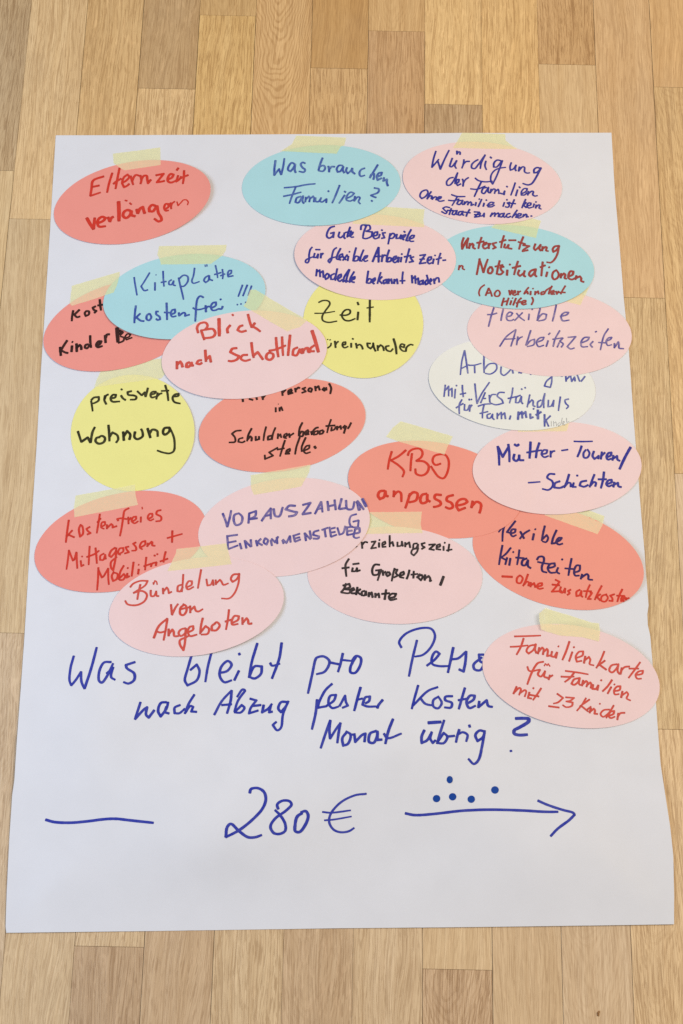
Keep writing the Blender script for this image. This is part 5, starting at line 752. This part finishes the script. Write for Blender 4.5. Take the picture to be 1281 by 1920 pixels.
K0, PW, GAP = 0.0928, 0.0716, 0.00020
TONES = {   # display colours of the strips one can see, far to near
    -8: [(190, 160, 116), (216, 184, 132)],
    -7: [(220, 184, 130), (200, 170, 124), (198, 170, 132)],
    -6: [(210, 170, 112), (204, 174, 130)],
    -5: [(186, 150, 102), (218, 180, 124), (210, 180, 136), (186, 154, 116)],
    -4: [(198, 158, 100), (217, 175, 108), (194, 162, 122)],
    -3: [(213, 170, 112), (206, 176, 132)],
    -2: [(190, 144, 84), (209, 167, 110), (192, 160, 120)],
    -1: [(208, 167, 110), (197, 155, 106), (206, 176, 134)],
    0: [(224, 184, 122), (184, 151, 108), (210, 178, 132), (198, 164, 124)],
    1: [(219, 177, 114), (201, 169, 126)],
    2: [(196, 154, 101), (207, 172, 122), (206, 176, 136)],
    3: [(205, 165, 114), (203, 171, 120), (217, 183, 134)],
    4: [(204, 162, 107), (207, 169, 112), (201, 171, 130)],
}
HIDDEN = {-6: [-0.02], -5: [0.12], -4: [0.05], -3: [-0.11], -2: [-0.06], -1: [0.02], 0: [0.1], 1: [0.0], 2: [-0.05]}
CATH = {(-3, 0): 1.0, (0, 3): 0.7, (2, 0): 0.35, (4, 1): 0.45, (3, 1): 0.3, (-5, 1): 0.15, (-2, 2): 0.3}


def build_floor():
    rs = random.Random(11)
    V, F, COL, UVP, RND = [], [], [], [], []

    def quad(a, b, c, d, col, uvs, rn):
        i = len(V)
        V.extend((a, b, c, d))
        F.append((i, i + 1, i + 2, i + 3))
        COL.extend([col] * 4)
        UVP.extend(uvs)
        RND.extend([rn] * 4)

    for k in range(-16, 14):
        xl, xr = K0 + k * PW, K0 + (k + 1) * PW
        js = sorted(JOINTS.get(k, []) + HIDDEN.get(k, []), reverse=True)
        known = len(js) > 0
        if not js:
            js = [rs.uniform(-0.2, 0.3)]
        top, bot = js[0], js[-1]
        lim_t, lim_b = 1.6, -1.4
        a = []
        y = max(top + rs.uniform(0.42, 0.6), 0.74 + rs.uniform(0, 0.1))
        while y < lim_t:
            a.append(y)
            y += rs.uniform(0.35, 0.55)
        b = []
        y = min(bot - rs.uniform(0.42, 0.6), -0.62 - rs.uniform(0, 0.1))
        while y > lim_b:
            b.append(y)
            y -= rs.uniform(0.35, 0.55)
        ys = [lim_t] + a[::-1] + js + b + [lim_b]
        n_above = len(a)
        for i in range(len(ys) - 1):
            yt, yb = ys[i], ys[i + 1]
            q = i - n_above
            tl = TONES.get(k)
            if tl and 0 <= q < len(tl):
                col = tl[q]
            else:
                u = rs.random()
                col = (186 + 34 * u, 152 + 30 * u, 104 + 26 * u)
            col = tuple(c * 0.82 + m * 0.18 for c, m in zip(col, (206, 170, 119)))
            lin = s2l(col)
            col = tuple(min(1, v * FLOOR_K * m) for v, m in zip(lin, (0.98, 1.01, 1.10))) + (1,)
            rr = rs.random()
            rn = (rr, CATH.get((k, q), 0.0 if rs.random() < 0.75 else 0.35))
            g = GAP * rs.choice((0.35, 0.6, 1.0, 1.5))
            ge = GAP * rs.uniform(0.35, 0.8)
            bv = 0.0002
            L, R, T, B = xl + g, xr - g, yt - ge, yb + ge
            off = 0.0

            def uv(x, y):
                return ((x - (xl + xr) / 2) / (PW / 2), y + off)
            P = lambda x, y, z: (x, y, z)
            z0, z1, z2 = -0.0, -0.0002, -0.003
            i4 = [(L + bv, B + bv), (R - bv, B + bv), (R - bv, T - bv), (L + bv, T - bv)]
            o4 = [(L, B), (R, B), (R, T), (L, T)]
            quad(*[P(x, y, z0) for x, y in i4], col, [uv(*p) for p in i4], rn)
            for e in range(4):
                p, pn = o4[e], o4[(e + 1) % 4]
                ip, ipn = i4[e], i4[(e + 1) % 4]
                quad(P(*p, z1), P(*pn, z1), P(*ipn, z0), P(*ip, z0), col, [uv(*p), uv(*pn), uv(*ipn), uv(*ip)], rn)
                quad(P(*p, z2), P(*pn, z2), P(*pn, z1), P(*p, z1), scale3(col[:3], 0.35) + (1,), [uv(*p), uv(*pn), uv(*pn), uv(*p)], rn)
    quad((-1.2, -1.5, -0.0016), (1.2, -1.5, -0.0016), (1.2, 1.7, -0.0016), (-1.2, 1.7, -0.0016), (0.07, 0.046, 0.025, 1), [(0, 0)] * 4, (0.3, 0))
    me = bpy.data.meshes.new('floor')
    me.from_pydata(V, [], F)
    ca = me.color_attributes.new('tone', 'FLOAT_COLOR', 'CORNER')
    ca.data.foreach_set('color', np.array(COL, dtype=np.float32).ravel())
    me.uv_layers.new(name='plank').data.foreach_set('uv', np.array(UVP, dtype=np.float32).ravel())
    me.uv_layers.new(name='rnd').data.foreach_set('uv', np.array(RND, dtype=np.float32).ravel())
    o = link('floor', me, floor_material())
    o['kind'] = 'structure'
    return o


FLOOR_K = 1.215
build_floor()

# ------------------------------------------------------------------ the big paper sheet
PAPER = {
    'white paper': (0.72, 0.705, 0.715),
    'coral card': (0.83, 0.295, 0.235),
    'orange card': (0.84, 0.31, 0.228),
    'pink card': (0.835, 0.605, 0.575),
    'blue card': (0.405, 0.66, 0.685),
    'yellow card': (0.82, 0.755, 0.26),
    'ivory card': (0.79, 0.775, 0.70),
}
PMAT = {k: paper_mat(k, v, 0.5 if k == 'white paper' else 1.0) for k, v in PAPER.items()}

sp = densify(pts(SHEET), 0.008, 0.00005, 5)
sheet = link('poster_sheet', sheet_mesh('poster_sheet', sp, 0.011, lambda x, y: float(sheet_h(np.float64(x), np.float64(y))), 0.0002), PMAT['white paper'])
tag(sheet, 'large white flipchart sheet lying on the wooden floor, handwritten in blue at its lower half', 'paper sheet')
sheet_z = lambda x, y: float(sheet_h(np.float64(x), np.float64(y)))
L = [text for kind, text in INK['sheet']]


def words_of(line):
    """the strokes of one written line, word by word"""
    sts = [(min(v[1::2]), max(v[1::2]), t) for t, v in ((t, list(map(float, t.split()))) for t in line.split(';'))]
    out, right = [], None
    for a, b, t in sorted(sts):
        if right is None or a - right > 100:
            out.append([])
            right = b
        out[-1].append(t)
        right = max(right, b)
    return [';'.join(g) for g in out]


for name, text in ([('lettering', t) for k in (0, 2, 4) for t in words_of(L[k] + ';' + L[k + 1])]
                   + [('drawn_line', L[6]), ('written_amount', L[7]), ('drawn_arrow', L[8])]):
    writing(name, text, sheet_z, get_ink('blue', PAPER['white paper'], 'white paper', 0.0), sheet, 1.03)


# ------------------------------------------------------------------ masking tape
def tape_material():
    t = NT('yellow masking tape')
    co = t.n('TexCoord').outputs['Object']
    cr = t.noise(t.mapping(co, (520, 330, 1), (0, 0, 0.3)), 1.0, 4, 0.65)
    cl = t.noise(co, 90, 3, 0.6)
    k = t.math('ADD', t.math('MULTIPLY', t.math('SUBTRACT', cr, 0.5), 0.10), 1.0)
    k = t.math('ADD', k, t.math('MULTIPLY', t.math('SUBTRACT', cl, 0.5), 0.10))
    sc = t.n('VectorMath', operation='SCALE')
    sc.inputs[0].default_value = (1.0, 0.98, 0.66)
    t.set(sc.inputs['Scale'], k)
    bump = t.n('Bump')
    bump.inputs['Distance'].default_value = 0.00012
    bump.inputs['Strength'].default_value = 0.5
    t.set(bump.inputs['Height'], cr)
    p = t.principled(sc.outputs[0], 0.55, 0.3)
    t.t.links.new(bump.outputs[0], p.node.inputs['Normal'])
    tr = t.n('BsdfTranslucent')
    tr.inputs['Color'].default_value = (0.97, 0.92, 0.62, 1)
    tp = t.n('BsdfTransparent')
    tp.inputs['Color'].default_value = (0.97, 0.93, 0.70, 1)
    m1 = t.n('MixShader')
    m1.inputs[0].default_value = 0.16
    t.t.links.new(p, m1.inputs[1])
    t.t.links.new(tr.outputs[0], m1.inputs[2])
    m2 = t.n('MixShader')
    m2.inputs[0].default_value = 0.45
    t.t.links.new(m1.outputs[0], m2.inputs[1])
    t.t.links.new(tp.outputs[0], m2.inputs[2])
    return t.done(m2.outputs[0])


TAPE = tape_material()


def edge_lift(poly, dx, dy, amp, start=0.35, power=2.0):
    c = poly.mean(0)
    d = np.array([dx, dy], float)
    d /= np.hypot(*d)
    ext = ((poly - c) @ d).max()

    def f(X, Y):
        s = ((X - c[0]) * d[0] + (Y - c[1]) * d[1]) / ext
        return amp * np.clip((s - start) / (1 - start), 0, 1.2) ** power
    return f


def lifts(*fs):
    return lambda X, Y: sum(f(X, Y) for f in fs)


# id: colour, kind, dry ink, words, where, curl (direction, amount)
CARD_INFO = [
    ('elternzeit', 'coral card', 'oval', 0, 'coral oval card with red writing Elternzeit verlängern, top left of the sheet', [(1, -0.15, .007), (-0.3, -1, .0015)]),
    ('zeit', 'yellow card', 'round', 0, 'round yellow card headed Zeit in black, tucked under two pink ovals', [(0.6, -1, .001)]),
    ('personal', 'orange card', 'oval', 0, 'orange-red oval card with black writing Schuldnerberatungsstelle', [(-1, -0.3, .002)]),
    ('preiswerte', 'yellow card', 'round', 0, 'round yellow card with black writing preiswerte Wohnung', [(1, 0.2, .0012)]),
    ('kost', 'coral card', 'oval', 0, 'coral oval card with black writing Kinder, partly under the blue Kitaplätze card', [(-0.6, -1, .002)]),
    ('kitaplaetze', 'blue card', 'oval', 0.2, 'light blue oval card with blue writing Kitaplätze kostenfrei and three exclamation marks', [(-0.25, -1, .004), (1, 0.4, .0015)]),
    ('kitazeiten', 'orange card', 'oval', 0, 'orange-red oval card reading flexible Kita Zeiten in navy with a red last line', [(1, 0.5, .006)]),
    ('kbo', 'orange card', 'oval', 0, 'orange-red oval card with red writing anpassen, left of the Mütter card', [(-1, 0.2, .0015)]),
    ('erziehung', 'pink card', 'oval', 0, 'pink oval card with three black written lines, the last one Bekannte', [(0.3, -1, .001)]),
    ('muetter', 'pink card', 'oval', 0, 'pink oval card with purple writing Mütter-Touren/-Schichten, over the right sheet edge', [(-0.6, -1, .002), (1, -.4, .002)]),
    ('arbeitgeber', 'ivory card', 'oval', 0.3, 'ivory oval card with streaky blue writing and one word in thin pencil', [(-0.7, -1, .0016)]),
    ('arbeitszeiten', 'pink card', 'oval', 0.45, 'pink oval card with faded purple writing flexible Arbeitszeiten', [(1, -0.3, .001)]),
    ('unterstuetzung', 'blue card', 'oval', 0, 'light blue oval card with dark red writing Unterstützung in Notsituationen', [(0.2, -1, .002)]),
    ('gute', 'pink card', 'oval', 0, 'pink oval card with purple writing Gute Beispiele für flexible Arbeitszeitmodelle', [(-1, -0.6, .0035)]),
    ('wasbrauchen', 'blue card', 'oval', 0.34, 'light blue oval card with blue writing Was brauchen Familien?', [(0.1, -1, .0015)]),
    ('wuerdigung', 'pink card', 'oval', 0, 'pink oval card with purple writing Würdigung der Familien, top right of the sheet', [(-1, -0.3, .0015)]),
    ('blick', 'pink card', 'oval', 0, 'pink oval card with red writing Blick nach Schottland', [(-0.4, -1, .0028), (1, -.2, .001)]),
    ('mittagessen', 'coral card', 'oval', 0, 'coral oval card with red writing kostenfreies Mittagessen and Mobilität', [(-0.4, -1, .0015)]),
    ('vorauszahlung', 'pink card', 'oval', 0.36, 'pink oval card with streaky purple capitals VORAUSZAHLUNG EINKOMMENSTEUER', [(0.7, -0.6, .0012)]),
    ('buendelung', 'pink card', 'oval', 0, 'pink oval card with red writing Bündelung von Angeboten', [(0.8, -1, .006), (-1, -.4, .001)]),
    ('familienkarte', 'pink card', 'oval', 0, 'pink oval card with red writing Familienkarte, lowest on the right sheet edge', [(0.5, 1, .005), (-0.5, -1, .002)]),
]
TAPE_AFTER = {'kost': 'kitaplaetze'}      # this strip was stuck on after the next card
TAPE_LABEL = {
    'elternzeit': 'slanted yellow tape strip on top of the coral Elternzeit card',
    'preiswerte': 'pale yellow tape strip on top of the round preiswerte Wohnung card',
    'kost': 'yellow tape strip running from the coral Kinder card onto the blue Kitaplätze card',
    'kitaplaetze': 'yellow tape strip along the top of the blue Kitaplätze card',
    'kitazeiten': 'yellow tape strip on the flexible Kita Zeiten card, partly under the Mütter card',
    'kbo': 'yellow tape strip slanting down to the right above the word KBO',
    'erziehung': 'level yellow tape strip below the word anpassen, crossing a gap of white paper',
    'muetter': 'narrow visible sliver of yellow tape below the ivory card',
    'arbeitszeiten': 'small bit of yellow tape right below the blue Unterstützung card',
    'unterstuetzung': 'yellow tape strip on the blue Unterstützung card, tucked under the Würdigung card',
    'gute': 'yellow tape strip right of the Was brauchen card, above Gute Beispiele',
    'wasbrauchen': 'yellow tape strip with torn ends on the blue Was brauchen card',
    'wuerdigung': 'yellow tape strip reaching the top sheet edge above the word Würdigung',
    'blick': 'yellow tape strip crossing from the blue card over Blick towards the yellow Zeit card',
    'mittagessen': 'yellow tape strip between the round Wohnung card and the kostenfreies card',
    'vorauszahlung': 'yellow tape strip above the word VORAUSZAHLUNG, touching the orange-red card above',
    'buendelung': 'yellow tape strip above the word Bündelung, crossing the red and pink cards',
    'familienkarte': 'creased yellow tape strip on the Familienkarte card, its left end lifting off',
}


def place_tape(key):
    poly = densify(pts(TAPES[key]), 0.0022, 0.00016, len(key))
    lf = None
    if key == 'familienkarte':
        a = edge_lift(poly, -1, 0.25, 0.006, 0.62, 1.5)
        b = lambda X, Y: 0.0005 * np.abs(np.sin(X * 260 + Y * 90)) * np.abs(np.sin(Y * 150 - X * 40))
        lf = lifts(a, b)
    d = Drape(poly, 2, 0.0001, 0.00006, lf)
    o = link('masking_tape', sheet_mesh('masking_tape', poly, 0.0032, d, 0), TAPE)
    tag(o, TAPE_LABEL[key], 'tape', 'strips of yellow masking tape')


later = {}
for key, col, kind, dry, label, curl in CARD_INFO:
    poly = pts(CARDS[key])
    lf = lifts(*[edge_lift(poly, dx, dy, a * 0.5, 0.25, 1.7) for dx, dy, a in curl])
    d = Drape(poly, 8, 0.0001, 0.00025, lf)
    o = link(kind + '_card', sheet_mesh(kind + '_card', poly, 0.0055, d, 0.00025), PMAT[col])
    tag(o, label, 'card', 'moderation cards taped on the sheet')
    for ink, text in INK.get(key, []):
        h = writing('lettering', text, d, get_ink(ink, PAPER[col], col, dry if ink == 'blue' else 0.0), o)
        if ink == 'pencil':
            h['label'] = 'thin grey pencil ending of the word Kindern'
        if key == 'kitazeiten' and ink == 'red':
            h['label'] = 'red line reading ohne Zusatzkosten'
    if key in TAPE_AFTER:
        later[TAPE_AFTER[key]] = key
    elif key in TAPES:
        place_tape(key)
    if key in later:
        place_tape(later[key])

# ------------------------------------------------------------------ dot stickers above the arrow
t = NT('blue sticker')
DOTM = t.done(t.principled(s2l((14, 64, 146)), 0.55, 0.15, t.noise(t.n('TexCoord').outputs['Object'], 700, 2), 0.00004, 0.5))
DOT_LABEL = ['round blue dot sticker at the left end of the row above the arrow',
             'round blue dot sticker in the middle of the three above the arrow',
             'round blue dot sticker at the right end of the row of three',
             'round blue dot sticker higher up and nearest to the arrowhead',
             'creased blue dot sticker with a fold, topmost above the arrow']
for i, s in enumerate(DOTS):
    poly = pts(s)
    lf = None
    if i == 4:
        c = poly.mean(0)
        def lf(X, Y, c=c):
            return 0.0009 * np.exp(-(((X - c[0]) * 0.93 + (Y - c[1]) * 0.36) / 0.0011) ** 2)
    d = Drape(poly, 1, 0.00006, 0.00012, lf)
    o = link('dot_sticker', sheet_mesh('dot_sticker', poly, 0.0008 if i == 4 else 0.0016, d, 0.0001), DOTM)
    tag(o, DOT_LABEL[i], 'sticker', 'blue dot stickers above the arrow')

# ------------------------------------------------------------------ a crumb on the floor
import bmesh
bm = bmesh.new()
bmesh.ops.create_icosphere(bm, subdivisions=2, radius=0.0014)
for v in bm.verts:
    v.co = Vector((v.co.x * 0.9, v.co.y * 2.0, v.co.z * 0.5)) * (1 + 0.35 * mnoise.noise(v.co * 700))
    if v.co.y > 0.0012:
        v.co.x += 0.0009
me = bpy.data.meshes.new('crumb')
bm.to_mesh(me)
bm.free()
t = NT('brown crumb')
crumb = link('crumb', me, t.done(t.principled(t.mix(t.noise(t.n('TexCoord').outputs['Object'], 500), s2l((92, 58, 24)), s2l((170, 120, 64))), 0.7)))
crumb.location = (0.2713, -0.5262, 0.0006)
tag(crumb, 'tiny brown crumb on the wooden floor in front of the sheet', 'crumb')
